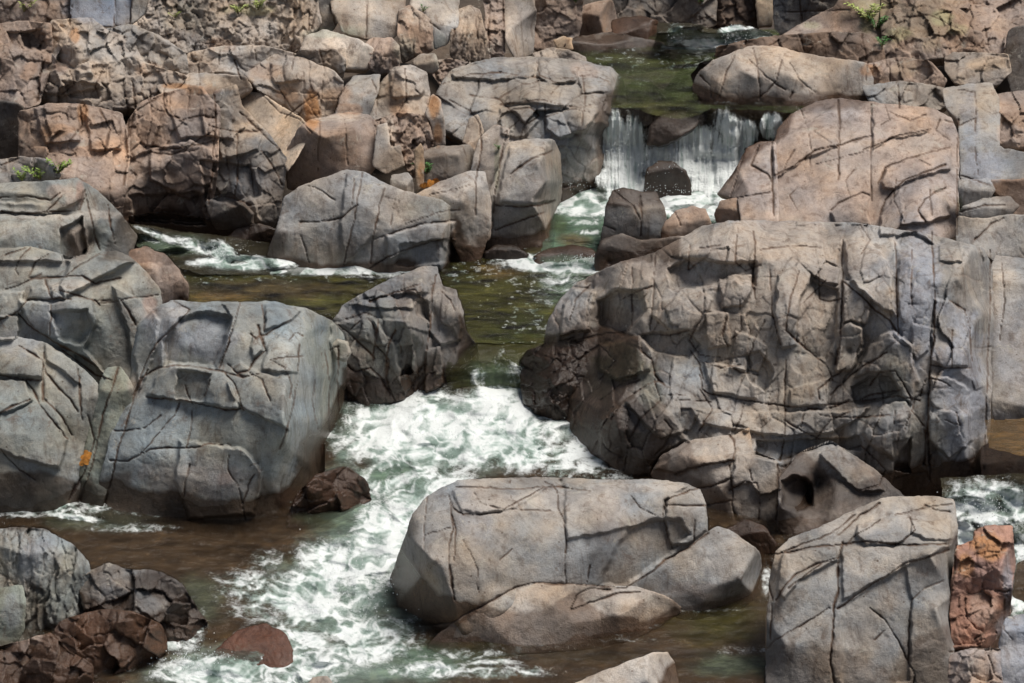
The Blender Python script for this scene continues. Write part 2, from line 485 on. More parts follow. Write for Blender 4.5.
def rock(name, label, outline, seeds, base, pins='', ypins='', cat='rock', group=None, frac=None, bulge=.06, rim=2.3, soft=1.1,
         wl=None, wh=.16, dip=None, off=0.0, rough=1.0, gw=2e-4, stretch=(1, 1), ang=None, ctilt=None, edge=1.0, wy0=0, kind=None, thick=None):
    if name == 'bank_rock' and group != GL_:
        rim = min(rim, 1.5); bulge = min(bulge, .02); gw = max(gw, 8e-4)
    poly = chaikin(pts(outline))
    seed = sum(ord(c) * (i + 1) for i, c in enumerate(outline[:24])) % 997
    xs = [p[0] for p in poly]; ys = [p[1] for p in poly]
    if dip is None:
        dip = 9 if pins else 0
    x0, x1 = int(min(xs)) - 4, int(max(xs)) + 5
    y0, y1 = int(min(ys)) - 4, int(max(ys)) + 5 + int(dip)
    X, Y = np.meshgrid(np.arange(x0, x1 + 1, dtype=float), np.arange(y0, y1 + 1, dtype=float))
    WX, WY = warp(X, Y)
    d = sdf(WX, WY, poly)
    if dip:
        for k in (dip / 2, dip):
            d = np.maximum(d, sdf(WX, WY - k, poly))
    mask = d > -.75
    gyy, gxx = np.gradient(d)
    gl = np.maximum(np.hypot(gxx, gyy), .3)
    PX = np.where(np.abs(d) < .75, X - gxx / gl * d, X)
    PY = np.where(np.abs(d) < .75, Y - gyy / gl * d, Y)
    # facet directions
    sd = [tuple(float(v) for v in q.split(',')) for q in seeds.split()]
    best = np.full(X.shape, 1e9); N = np.zeros(X.shape + (3,))
    fx, fy = X + 5 * fbm(X / 40, Y / 40, 2, seed), Y + 5 * fbm(X / 40, Y / 40, 2, seed + 3)
    for q in sd:
        dd = np.hypot(fx - q[0], fy - q[1]) - (q[4] if len(q) > 4 else 0)
        s = dd < best
        N[s] = nrm(q[2], q[3]); best = np.minimum(best, dd)
    cx, cy = (min(xs) + max(xs)) / 2, (min(ys) + max(ys)) / 2
    rx, ry = (max(xs) - min(xs)) / 2 + 1, (max(ys) - min(ys)) / 2 + 1
    if ang is None:
        ang = (seed % 31) - 15
    ca, sa = math.cos(math.radians(ang)), math.sin(math.radians(ang))
    cl = frac[0] * 1.5 if frac else 42
    ct = ctilt if ctilt is not None else (.75 if frac else .42)
    cellc = np.zeros(X.shape)
    for lv, (cs, am) in enumerate(((cl, 1.0), (cl * .45, .45))):
        qx = X + .12 * cs * fbm(X / cs, Y / cs, 2, seed + 231 + lv)
        qy = Y + .12 * cs * fbm(X / cs, Y / cs, 2, seed + 233 + lv)
        _, _, _, _, a1, a2, a3 = voronoi((qx * ca + qy * sa) / cs / stretch[0], (-qx * sa + qy * ca) / cs / stretch[1] / 1.25, seed + 241 + lv)
        N = N + am * ct * ((a1 - .5)[..., None] * RGT + 1.3 * (a2 - .5)[..., None] * UPV)
        cellc = cellc + am * (a3 - .5)
    N = N + bulge * (((X - cx) / rx)[..., None] * RGT - ((Y - cy) / ry)[..., None] * UPV)
    N = N + .10 * rough * (fbm(X / 30, Y / 30, 3, seed + 5)[..., None] * RGT + fbm(X / 30, Y / 30, 3, seed + 8)[..., None] * UPV)
    if rim:
        ox, oy = -blur(gxx, 1.5), -blur(gyy, 1.5)
        t = np.clip(1 - d / rim, 0, 1) ** 1.6
        t = t * np.where(oy > 0, 1 - .55 * np.clip(oy, 0, 1), 1)
        out = ox[..., None] * RGT - oy[..., None] * UPV - .35 * FWD
        N = N * (1 - t[..., None]) + out * (1.15 * t)[..., None]
    N = blur(N, min(soft, 1.7))
    N /= np.linalg.norm(N, axis=2, keepdims=True)
    r = rays(X, Y)
    nr = np.minimum((N * r).sum(2), -.16)
    gx = -(N @ RGT) / FPX / nr
    gy = (N @ UPV) / FPX / nr
    pw = np.full(X.shape, gw if not (pins or ypins) else gw * .25) * mask
    if pins and ypins:
        pw *= .0 + .02
    pv = np.log((guide_y(X, Y) + off) / r[..., 1])
    for src, isz in ((pins, True), (ypins, False)):
        for q in src.split():
            a, b_, v = (float(k) for k in q.split(','))
            ia, ib = int(round(b_)) - y0, int(round(a)) - x0
            if 0 <= ia < X.shape[0] and 0 <= ib < X.shape[1]:
                rr = rays(a, b_)
                val = math.log((v - CAMZ) / rr[2]) if isz else math.log(v / rr[1])
                for oy_ in (-1, 0, 1):
                    for ox_ in (-1, 0, 1):
                        u, w_ = min(max(ia + oy_, 0), X.shape[0] - 1), min(max(ib + ox_, 0), X.shape[1] - 1)
                        if mask[u, w_]:
                            pw[u, w_] = .05; pv[u, w_] = val
    L = pyramid(gx, gy, mask, pw, pv)
    # surface relief
    disp = rough * (.022 * fbm(X / 42, Y / 42, 3, seed + 21) + .008 * fbm(X / 11, Y / 11, 3, seed + 22) + .0035 * fbm(X / 3.2, Y / 3.2, 2, seed + 23))
    ridge = 1 - np.abs(fbm(X / 24, Y / 34, 4, seed + 24))
    disp += .006 * rough * sstep(.93, 1.0, ridge)
    dark = .0 * ridge
    if frac:
        cell, tilt, stp = frac
        ca, sa = math.cos(math.radians(ang)), math.sin(math.radians(ang))
        for lv, (cs, am) in enumerate(((cell, 1.0), (cell * .42, .45))):
            qx = X + .35 * cs * fbm(X / cs / 1.2, Y / cs / 1.2, 3, seed + 31 + lv)
            qy = Y + .35 * cs * fbm(X / cs / 1.2, Y / cs / 1.2, 3, seed + 33 + lv)
            u = (qx * ca + qy * sa) / cs / stretch[0]; v = (-qx * sa + qy * ca) / cs / stretch[1]
            f1, f2, lx, ly, a1, a2, a3 = voronoi(u, v, seed + 41 + lv)
            disp += am * (tilt * cs * .01 * 2 * (lx * (a1 - .5) + ly * (a2 - .5)) + stp * (a3 - .5))
            gap = np.exp(-((f2 - f1) * cs / 1.2) ** 2)
            gap = gap * sstep(.15, .6, .5 + .8 * fbm(X / 18, Y / 18, 2, seed + 49))
            disp += am * .016 * gap; dark = np.maximum(dark, .35 * am * gap)
    for hh, hw, pl in PL:
        wx = [p[0] for p in pl]; wy = [p[1] for p in pl]
        if max(wx) < x0 or min(wx) > x1 or max(wy) < y0 or min(wy) > y1:
            continue
        qd = sdf(WX + 1.5 * fbm(X / 8, Y / 8, 2, 96), WY + 1.5 * fbm(X / 8, Y / 8, 2, 97), pl)
        k = sstep(-.25 * hw, .4 * hw, qd)
        disp -= hh * k * (1 + .10 * (X - np.mean(wx)) / (max(wx) - min(wx)))
    for w, a, b_ in CR:
        if max(a[0], b_[0]) < x0 - 8 or min(a[0], b_[0]) > x1 + 8 or max(a[1], b_[1]) < y0 - 8 or min(a[1], b_[1]) > y1 + 8:
            continue
        bx0, bx1 = max(int(min(a[0], b_[0])) - 10 - x0, 0), min(int(max(a[0], b_[0])) + 11 - x0, X.shape[1])
        by0, by1 = max(int(min(a[1], b_[1])) - 10 - y0, 0), min(int(max(a[1], b_[1])) + 11 - y0, X.shape[0])
        if bx1 <= bx0 or by1 <= by0:
            continue
        sl = (slice(by0, by1), slice(bx0, bx1))
        cd = segdist(WX[sl], WY[sl], *a, *b_)
        ww = (.26 + .32 * w) * np.exp(.75 * vnoise(X[sl] / 11, Y[sl] / 11, 55))
        g = np.exp(-(cd / ww) ** 2)
        prev = CRK.setdefault(id(X), np.zeros(X.shape))
        prev[sl] = np.maximum(prev[sl], np.maximum(g, .20 * np.exp(-(cd / 4.0) ** 2)) * min(1.0, .40 + .4 * w) * (.9 + .3 * vnoise(X[sl] / 14, Y[sl] / 14, 57)))
    ck = CRK.pop(id(X), np.zeros(X.shape))
    disp += edge * .045 * ck
    s = np.exp(L) + disp * np.clip(d / 3 + .3, .3, 1)
    rr = rays(PX, PY)
    P = CAM + s[..., None] * rr
    # colour of the stone
    tint = np.ones(X.shape + (3,)) * np.array(COL[base])
    v1 = fbm(X / 60, Y / 60, 3, seed + 61)[..., None]; v2 = fbm(X / 22, Y / 22, 3, seed + 62)[..., None]
    tint = tint * (1 + .26 * v1 + .18 * v2 + .14 * cellc[..., None] * np.array([1, .9, .8])) * (1 + np.array([.15, .0, -.17]) * fbm(X / 35, Y / 35, 3, seed + 63)[..., None])
    for c, (bx, by, ra, rb, st) in BL:
        if bx + 1.6 * ra < x0 or bx - 1.6 * ra > x1 or by + 1.6 * rb < y0 or by - 1.6 * rb > y1:
            continue
        q = np.hypot((X - bx) / ra, (Y - by) / rb) + .45 * fbm(X / 14, Y / 14, 4, 71)
        k = (st * sstep(1.12, .55, q))[..., None]
        tint = tint * (1 - k) + np.array(c) * k
    stn = sstep(.08, .5, fbm(X / 13, Y / 20, 5, 88, .65)) * .22 * rough
    dk = np.clip(dark + sstep(.16, .7, ck) * .93 + stn, 0, .9)[..., None]
    tint = tint * (1 - dk) + np.array(COL['stain']) * dk
    wet = np.zeros(X.shape)
    if wl is None and pins:
        wl = float(pins.split()[0].split(',')[2])
    if wl is not None:
        hgt = P[..., 2] - wl - .10 * fbm(X / 26, Y / 26, 4, seed + 81)
        wet = sstep(wh + .03, wh - .03, hgt)
    for k, pl in WETP:
        if np.mean([p[1] for p in pl]) < wy0:
            continue
        wx = [p[0] for p in pl]; wy = [p[1] for p in pl]
        if max(wx) < x0 or min(wx) > x1 or max(wy) < y0 or min(wy) > y1:
            continue
        wd = sdf(X + 4 * fbm(X / 12, Y / 12, 3, 91), Y + 4 * fbm(X / 12, Y / 12, 3, 92), pl)
        wet = np.maximum(wet, k * sstep(-2.5, 2.5, wd))
    o = mesh_from_grid(name, P, mask, {'tint': np.clip(tint, .01, .8), 'wet': wet}, ROCK, True, thick)
    splat(X, Y, mask, s)
    recentre(o)
    tag(o, label, cat if kind is None else None, group, kind)
    yy = P[..., 1][mask]; zz = P[..., 2][mask]
    STATS.append((name, x0, y0, round(float(yy.min()), 2), round(float(yy.max()), 2), round(float(zz.min()), 2), round(float(zz.max()), 2)))
    return o


GL_ = 'blocks of the near bank by the dark eddy'
CRK = {}
DB = np.full((1000, 1400), 1e3)     # how far along each line of sight the first stone is, for the shallows


def splat(X, Y, mask, s):
    iy = (Y[mask] + 150).astype(int); ix = (X[mask] + 150).astype(int)
    k = (iy >= 0) & (iy < 1000) & (ix >= 0) & (ix < 1400)
    np.minimum.at(DB, (iy[k], ix[k]), s[mask][k])
# ------------------------------------------------------------------ blocks standing proud of, or broken out of, their rock (metres, edge width, outline)
PL = []


def plates(s):
    for line in s.strip().split('\n'):
        t = line.split()
        h, w = (float(v) for v in t[0].split(','))
        PL.append((h * 1.35, w, pts(' '.join(t[1:]))))


plates("""-.14,7 668,268 690,258 720,262 756,262 756,286 735,280 700,288 672,290
-.18,8 598,300 615,290 640,290 645,310 625,335 600,325
.09,3 718,280 735,275 752,274 752,292 745,305 722,308
.10,3 778,275 800,262 826,265 840,268 838,285 825,282 812,275 800,300 795,345 782,350 775,320
-.08,4 800,300 812,278 822,284 838,290 835,340 825,360 800,355
.11,5 845,240 862,238 880,250 892,275 896,315 880,308 860,290 846,275
.11,4 838,330 850,322 862,328 865,345 850,370 836,372
.08,3 842,280 855,280 872,295 868,325 850,320 842,325
.12,5 868,348 880,335 895,330 912,345 918,380 912,405 900,395 890,372 870,372 855,378
-.14,5 850,388 870,376 890,376 900,392 880,402 855,404
.20,6 868,420 885,404 905,400 912,415 908,440 895,460 870,445 862,432
-.12,4 893,442 910,438 910,474 893,470
.05,2 899,258 930,258 932,300 930,350 918,360 903,340 898,300
.07,3 934,300 950,300 965,315 972,345 968,365 945,368 932,360
.07,4 930,375 955,378 970,390 972,440 950,460 928,440
.08,4 690,408 760,412 850,410 870,405 860,418 830,432 790,436 730,430 700,425
-.12,4 755,440 790,440 860,436 862,452 830,446 800,455 778,462 755,456
.07,4 655,380 690,395 700,410 690,430 660,440 640,420 625,400
.10,6 600,420 625,400 645,390 675,420 690,440 660,455 650,475 620,478 598,455
-.09,3 895,236 915,232 935,245 920,252 900,250
.06,3 938,245 965,248 962,262 940,262
.07,4 660,300 700,290 712,300 700,330 670,330 650,315
.06,3 705,312 728,310 730,345 708,350
.05,2 735,330 768,345 760,372 730,368
-.08,3 745,355 760,350 775,372 765,392 748,380
.06,4 703,362 740,366 758,376 757,400 712,392
.06,3 790,390 830,378 828,405 790,408
.08,4 562,305 575,290 595,290 590,330 560,335
-.08,4 640,335 690,330 700,345 690,358 655,352
.09,5 600,345 640,336 655,352 650,372 615,380 598,370
-.12,9 165,340 180,318 205,310 232,318 225,340 215,368 190,366 165,365
.08,4 148,395 158,376 175,366 200,368 225,373 240,408 225,408 205,404 175,400 150,396
-.08,5 178,370 210,374 205,402 175,398
.05,3 222,304 240,302 237,318 228,345 218,368 226,340 232,318
.06,3 252,335 264,336 262,350 254,358 250,348
.07,4 226,372 240,362 262,373 285,380 292,400 290,430 243,410 228,390
.06,3 262,370 268,345 290,325 300,345 298,374
.08,5 180,440 215,444 245,450 262,470 255,515 190,520 175,480
.05,3 266,304 300,310 290,322 265,330
.12,5 20,300 50,302 92,298 98,320 85,350 108,378 95,366 55,342 28,325
-.10,7 50,312 88,308 92,330 82,345 60,338
.07,3 -30,292 25,292 22,312 8,318 -30,318
.06,3 28,298 45,300 65,298 55,290 40,286 30,288
.06,2 52,285 66,285 68,300 52,298
.10,5 70,262 100,255 135,262 105,275 75,292 65,298 60,285
.07,3 -30,318 18,316 18,338 -30,345
.09,5 -30,350 35,348 43,360 42,378 20,376 -30,372
.05,3 45,345 75,352 80,385 60,370 45,360
.08,5 30,405 50,402 68,440 60,470 25,460 -30,440
.06,3 -30,378 25,380 33,400 10,412 -30,412
.06,3 112,285 140,300 160,320 150,370 140,390 128,330
-.06,9 597,585 612,555 628,530 655,518 680,520 690,535 665,560 625,586
.05,4 668,495 690,490 706,503 708,528 690,545 670,545 665,520
.03,5 452,490 550,486 545,489 515,508 480,514 460,510
.04,5 564,484 690,484 664,500 665,520 620,530 566,540
.06,3 858,525 880,517 905,517 910,535 895,543 865,545 855,535
.05,3 912,520 950,520 950,540 925,540 912,532
.05,3 782,555 836,545 838,560 800,580 785,600 776,590
.04,3 842,548 905,546 950,546 925,558 880,580 842,600
-.03,4 842,605 905,565 912,600 909,680 842,700
.05,4 347,172 385,188 375,235 345,265 340,230
.06,4 386,235 425,226 455,222 455,240 420,243 388,262
-.05,5 400,245 440,240 455,262 395,266
.06,3 510,147 550,145 558,190 556,200 520,205 497,203
.09,3 452,75 490,60 536,60 535,76 500,80 455,78
.09,3 538,62 580,66 575,82 550,85 538,76
.08,4 508,95 545,82 575,92 570,108 540,104 505,105
.06,4 500,108 530,106 540,120 525,138 500,135
.12,5 545,115 580,105 600,112 585,130 560,140 546,130
.05,3 575,72 610,70 614,92 580,94
.05,3 773,145 838,103 838,146 805,160 775,178
.07,3 885,168 905,160 930,152 950,148 950,170 920,176 905,182 895,190 882,188
.08,4 905,205 925,195 945,190 950,215 925,224 900,225
.06,3 880,215 900,190 905,215 895,235 880,235
.05,3 830,212 850,202 868,196 870,225 835,225
.04,2 872,108 905,112 930,118 928,132 885,140 873,150
.04,3 330,325 370,315 395,345 405,400 365,408 335,380
.06,3 372,318 410,320 418,375 405,395 380,345
.06,3 425,300 440,290 458,295 462,340 440,345 428,330
.07,3 425,350 440,345 445,385 425,395
.09,3 -30,202 50,204 60,194 85,188 82,200 50,214 -30,212
.07,3 -30,216 85,214 88,245 70,262 -30,260
-.16,5 60,230 84,216 86,255 62,262
.06,3 655,470 690,444 735,437 734,460 700,466 678,474
.05,2 735,454 776,462 782,490 760,496 750,482 732,486
-.22,7 782,480 798,475 812,485 813,506 797,512 783,506
.06,4 820,455 840,446 868,470 885,490 860,492 840,476
.08,4 38,75 60,66 92,72 105,86 60,98 40,92
-.12,4 8,32 40,30 42,50 12,52
-.10,4 62,80 100,84 100,98 70,98
.10,4 150,148 190,140 214,150 212,190 190,200 150,180
.08,4 216,130 240,124 262,134 260,150 220,160
-.12,5 130,195 200,192 205,225 135,222
.08,3 170,110 212,106 213,135 180,140
.08,3 125,130 150,112 160,125 150,150 130,160
.10,3 35,108 78,106 80,140 45,145
.08,3 86,106 120,116 122,150 90,150
.07,2 360,292 395,280 428,284 430,292 395,294 370,300
.06,2 350,304 375,298 420,300 412,308 372,308
-.10,3 412,300 428,300 430,322 416,316
-.12,3 398,345 412,345 412,372 400,376
-.12,3 20,32 46,34 46,48 24,48
.08,2 200,105 235,110 232,140 205,135
-.10,4 200,160 250,165 262,195 235,205 205,200
.10,3 236,200 252,196 262,222 250,226
.07,2 390,70 425,74 424,96 392,98
.07,2 270,62 300,60 300,80 275,84""")
# ------------------------------------------------------------------ fractures seen in the stone
cracks(1.5, """450,503 453,530 449,545 450,570 455,600
452,515 456,530 454,560
449,495 453,508 463,514 480,515 500,512 520,500 545,487
545,482 553,486 557,492
557,492 558,508 564,522 566,540 566,552
455,486 480,488 510,489 545,487 560,488 590,491
385,610 400,625 430,625 452,622 470,612 492,600 515,588 530,584 560,584 600,586 625,588
625,588 655,570 665,560 690,547 708,532
665,500 663,515 668,535 672,548
571,610 577,595 590,588 610,590
571,610 590,603 620,593 640,592""")
cracks(.8, """473,492 480,503 500,508 520,510 550,511
510,481 512,510
427,492 424,530 425,550
425,535 450,528
462,540 470,552 478,570 478,590
500,560 512,548
630,495 640,508 655,515
565,552 566,584
590,565 585,588
695,520 694,545 """)
# big block lower right
cracks(1.9, """768,556 790,552 820,546 835,545 860,542 885,543 910,545 945,544
842,542 838,560 838,590 834,605 833,640 830,660 834,683
838,608 860,592 880,580 905,563 925,558 948,550
775,600 785,585 795,575 815,565 838,558
838,535 850,525 860,515 880,503""")
cracks(1.2, """780,553 800,545 820,538 835,530 855,515
788,588 805,575 825,562 838,563
765,650 775,640 790,632 810,620 830,608
895,515 925,508 952,504
910,518 915,530 905,538 895,545
845,545 855,535 870,528 880,520
870,608 885,620 895,635 905,655 915,675 912,690
912,598 909,625 908,660
885,630 875,640
912,600 925,588 945,580
925,505 935,510 950,512
765,560 768,580 772,600 770,640""")
cracks(1.3, """950,600 955,570 956,545
950,652 975,648 1000,650
995,590 1005,592 1010,590
975,640 990,628 1000,620
988,655 995,675 1002,680
1005,600 1004,630 1012,640""")
# left blocks
cracks(1.8, """133,395 142,378 158,368 175,365 200,367 225,372 243,377 262,373
225,372 235,385 240,400 243,410
145,397 170,399 185,400 205,405 225,410 243,408
258,325 263,343 266,350 255,360 250,370 240,372
243,377 228,365
270,400 262,380 250,372
105,505 112,480 118,450 128,420 135,395 148,370
80,500 92,465 100,430 108,400 115,380 118,368
75,485 70,500 85,470 95,440 88,415""")
cracks(1.2, """175,302 190,310 172,328 155,345 147,362 140,378
240,302 237,315 232,330 228,345 219,368
262,305 265,322 264,330
250,335 256,338 260,335 267,335
194,405 188,395 185,385
266,335 280,325 290,320
290,340 295,333 303,336
270,360 285,357 303,356
272,360 285,368 292,385 290,398
180,401 175,415 160,432 150,445 140,455
193,408 192,420 190,435 187,447
110,460 130,460 150,450 170,447 190,448 210,444 230,445
250,466 260,462
205,395 210,380
229,455 228,470 238,485 243,505 245,520
243,505 248,485 255,475
190,465 185,485 183,505
115,430 128,430 145,428 160,415
62,350 75,358 95,375 112,380
300,345 298,380 290,420 280,450
315,380 312,400 318,430
325,350 330,385 328,420 333,445
338,345 338,390 340,430""")
cracks(1.9, """0,320 12,315 20,310 30,298 45,300 60,298 72,300
18,312 28,325 45,335 55,342 75,352 95,366
45,280 52,298
30,278 45,278 65,277 82,275 95,283 120,278
5,290 20,285 40,275
0,375 15,378 25,380 33,390 40,405 60,430 68,440
18,345 30,352 42,360 45,372 55,385 70,400 78,412
43,352 42,370 43,400
25,380 42,380
78,368 80,400 82,420
0,413 15,405 30,400
45,400 60,415 72,435
60,290 75,295 95,300 100,305
120,298 128,310 136,325""")
cracks(1.1, """100,254 88,262 75,268 65,277
30,248 20,258 15,270 18,275
52,252 35,262 28,278
5,255 25,248
100,303 135,298 158,295
93,300 110,300
52,305 50,335
0,450 20,470 35,480""")
cracks(1.2, """0,198 25,196 50,200 60,192
0,212 30,214 45,212 55,203 62,195
45,212 80,210 85,198
0,165 18,158
85,190 90,210 95,235 100,250
108,205 110,225 115,245""")
# boulder beside the chute and middle boulders
cracks(1.6, """368,318 376,330 373,360
378,318 376,345 390,360 385,385
395,330 388,345 386,375 390,395
338,325 350,335 362,345 375,358
348,365 355,372 370,368 380,375 390,390 395,400
436,275 432,300 430,325 425,360 418,375
412,378 415,395 425,375 435,372
440,290 450,300 455,310
370,302 395,292 415,290 425,300""")
cracks(.9, """375,300 400,290 420,285
345,320 365,312 378,318
402,340 402,380
350,330 360,320
330,350 340,345""")
cracks(1.4, """363,173 358,195 355,220 348,245 344,265
385,188 382,200 378,215 374,235 370,262
358,205 340,218 320,222 300,222
374,240 395,232 420,225 455,220
370,268 385,258 405,250 425,243 455,238""")
cracks(.8, """300,185 320,190 335,200
385,198 400,200 398,215
355,178 352,205
396,197 390,225
300,235 310,262
405,225 440,212 460,210
430,195 450,190 470,185""")
cracks(1.5, """507,130 503,150 500,170 495,190 493,212
495,205 515,207 540,205 555,200
495,230 515,222 545,212
510,175 530,160 552,150
480,125 482,150 476,180 475,215""")
cracks(.9, """440,85 470,75 500,72 540,78
537,60 540,75 560,85 550,95
500,105 540,100 580,108 610,100
545,105 545,135
560,80 590,75 612,82
500,98 520,85 545,80
470,95 500,100 520,120 500,135
510,110 530,108 540,115 525,125 520,138
450,100 470,110 480,125
580,95 610,92
545,118 570,108 590,112""")
cracks(1.3, """582,75 585,95 582,125
640,192 642,215 640,235
603,225 615,230
612,190 632,205 640,220
675,212 680,225""")
# right slab
cracks(1.5, """772,140 772,175 774,215
838,100 840,125 839,160 838,180 838,165
871,105 871,160 872,200
775,175 790,168 805,158 820,148 838,145
805,160 815,150 838,146 871,135
958,120 957,160 957,235
862,150 875,145 900,135 930,130
878,185 885,168 905,160 930,152 950,148
880,215 885,200 895,188 905,180 920,175 945,165
925,222 918,212 925,200 935,192 945,188
830,210 840,203 850,198 862,192 870,195""")
cracks(.8, """800,108 808,130 812,150 810,165
812,130 825,138 838,148
795,150 785,165 780,178
815,165 850,155 871,150
850,195 845,180 855,170
895,180 893,200 905,222
905,182 925,178
930,190 932,215
885,105 890,120 880,125
895,115 910,120 925,115
940,120 935,130 950,140
797,210 790,195 800,185
930,165 920,160
975,120 976,160 978,175
945,120 960,125 975,118
958,90 975,92 976,125""")
cracks(1.2, """745,150 738,175 730,200
760,145 752,165 768,175 772,182
737,198 750,196 770,192
750,60 765,75 785,90
752,48 758,65 760,100
793,92 790,98
790,62 800,80 815,92
735,55 725,75 720,98
700,75 710,85 712,98
868,62 866,80
890,62 890,80
945,55 944,80
800,35 805,50
862,35 866,60
898,85 900,108
960,212 985,205 1005,205
975,240 990,225 1005,218
958,175 990,185""")
cracks(.9, """782,60 776,80 768,90 758,98
880,20 930,15 960,30
905,20 900,50
940,30 935,55
960,30 975,45 970,55
985,25 990,50
772,12 850,10 
800,0 803,25
655,25 700,22
755,5 756,28
690,22 715,15""")
# the big boulder
cracks(1.7, """754,232 755,250 752,280 756,300
843,240 842,300 840,340 835,365
895,240 897,290 898,335
932,232 933,260 935,300 934,340 930,370 928,430 930,480
926,430 924,465
700,375 702,390 708,394 730,398 760,403 785,406
786,360 785,400 784,440 780,460
785,406 810,410 830,408 850,400
703,380 700,365 690,350
830,395 850,375 870,362 888,352
820,400 818,390 835,375 845,368
640,350 652,360 655,375 665,385
655,380 660,400 650,410
700,390 712,410 700,430
950,385 940,380 930,378
930,365 945,368 970,368
785,330 805,348 826,365 833,380
844,282 860,295 875,310 890,320 896,330
870,385 880,372 895,370 905,385 912,400
860,400 870,395 900,390""")
cracks(1.1, """590,285 575,300 570,320
690,245 688,270 700,262
655,253 654,290 650,330
650,335 670,335 690,330
700,320 690,340 700,355 720,357
620,300 640,290 655,285
760,265 745,270 735,262
765,320 755,340 748,360 752,372
740,300 742,330 730,340
728,315 722,335 728,345
800,270 790,300 785,330
770,270 772,310 780,345
818,270 820,300 830,302 842,298
825,280 812,295 800,305
720,360 740,372 760,375
680,400 710,402 
745,400 740,420 735,430
655,455 665,445 672,430 665,420
660,395 690,395
990,250 990,300 988,350 986,420 984,470
950,300 965,310 970,330 972,360
912,250 912,310
925,380 920,395
915,400 905,430
955,410 960,425 945,420
910,410 925,425 
952,330 952,368
760,250 790,245 820,248
700,248 720,245
738,228 735,260
860,225 870,240 860,255
820,415 850,418 890,415
805,410 800,428
895,410 895,425
850,412 830,420 815,440
705,362 720,368 740,365
632,262 633,300 632,330
575,340 600,335 630,330
590,350 600,345 615,360 600,380
600,400 620,385 640,380
625,470 630,440 640,420 660,400
610,420 625,400 645,385 660,380
1002,262 1005,300 1000,340""")
cracks(1.6, """675,474 690,468 710,464 733,460 735,452
735,452 734,440 730,436
665,500 690,490 715,485 733,478
730,465 733,490 732,505 737,520
730,490 745,482 757,482 760,495 758,520
665,505 705,505 735,500
778,465 779,490 776,520
750,470 752,480
885,470 870,455 860,445 850,450
885,470 880,485 860,490
825,405 870,400 900,396 920,400
784,420 800,430 820,440""")
# cliff on the far left bank
cracks(1.7, """125,95 130,115 128,140 127,165 124,185
132,80 135,105 132,125 128,140
215,95 216,125 214,150 212,175 208,205
70,70 75,85 62,95
38,100 40,75 45,60
165,85 163,100 168,115 180,118
210,125 235,132 262,130
180,120 200,115 215,118
155,150 185,148 215,140
185,152 200,138 215,130
214,195 235,198 250,205
125,120 140,108 155,100
150,152 170,155 190,148
80,105 82,125 70,140
100,110 110,130 105,150
262,95 280,112 300,120 312,132
240,112 255,125 270,140 280,150
318,95 300,105 285,118
237,135 238,165 235,195
262,150 275,170 282,185""")
cracks(1.0, """200,85 198,65 205,50
220,52 218,72
255,50 257,72
335,115 340,95 350,80
305,72 303,95 318,118
325,70 322,95 318,118
278,85 290,105 300,115
372,80 378,95 375,115
367,5 366,40
405,70 407,100 395,118
455,28 452,45
430,22 440,30
503,0 504,30 503,55
490,5 488,30 490,55
475,15 478,40
330,5 335,25
310,5 308,30
295,45 292,70
320,50 325,70
20,30 40,35
72,5 70,25
115,0 114,25
132,0 130,24
150,90 152,120 145,150
105,65 95,85 100,100
145,95 155,110 165,112
190,90 188,115
235,60 240,78
225,150 230,185
250,160 255,195
345,120 348,165
320,120 318,170""")

# ------------------------------------------------------------------ colour patches in the stone, some dark ones painted as shade
blobs('orange', '90,150,22,10,.35 220,45,18,8,.25 285,95,14,8,.4 30,70,12,10,.3 350,110,14,8,.4 400,110,12,8,.4 60,130,20,8,.35 205,90,20,6,.4 150,70,16,8,.3 312,112,10,24,.85 175,86,14,4,.7 60,66,10,8,.5 82,112,7,10,.6 434,108,7,14,.8 438,132,6,16,.7 421,172,4,18,.45 335,95,25,10,.35 262,20,0.1,0.1,0 265,72,22,10,.3 870,70,14,9,.55 75,35,6,8,.6 86,456,4,6,.9 395,95,10,20,.25')
blobs('orange', '990,545,20,16,.75 965,565,10,14,.6')
blobs('pink', '985,610,18,20,.5')
blobs('blue', '1008,590,6,40,.7')
blobs('tan', '262,110,22,18,.6 245,130,14,12,.6 225,82,30,9,.6 990,64,22,8,.75 120,82,20,10,.2 905,68,18,9,.6 390,90,22,16,.35 1000,25,12,10,.25 930,45,8,8,.4 760,12,8,14,.6 563,45,8,6,.6 570,12,3,6,.3 640,12,6,8,.4 850,14,16,6,.5')
blobs('cream', '435,15,25,14,.5 465,12,10,14,.4 350,10,30,16,.25 310,40,18,12,.5 350,55,16,10,.5 260,120,10,22,.3 372,125,0.1,0.1,0 390,133,8,22,.5 550,54,12,4,.6 330,150,0.1,0.1,0 340,118,35,4,.5 510,15,8,16,.4 740,62,18,8,.25 800,68,28,14,.35 880,46,6,4,.6 812,26,12,5,.6')
blobs('pgreen', '335,33,30,7,.5 440,48,10,18,.4 405,50,14,16,.35 350,30,20,6,.3 540,230,14,6,.0')
blobs('blue', '20,340,26,16,.35 60,315,40,22,.35 170,330,26,40,.6 210,340,30,25,.5 90,10,24,16,.6 120,12,10,16,.7 60,60,12,20,.3 915,290,28,70,.6 965,400,26,90,.5 900,330,30,20,.2 880,270,20,30,.35 905,170,20,20,.15 985,165,26,18,.75 970,120,10,40,.4 870,300,10,40,.2 995,420,26,14,.4 1010,660,16,30,.6 1004,630,8,26,.6 945,400,30,80,.2 475,520,20,25,.25 40,560,26,30,.45 12,610,12,20,.3 870,530,20,12,.15')
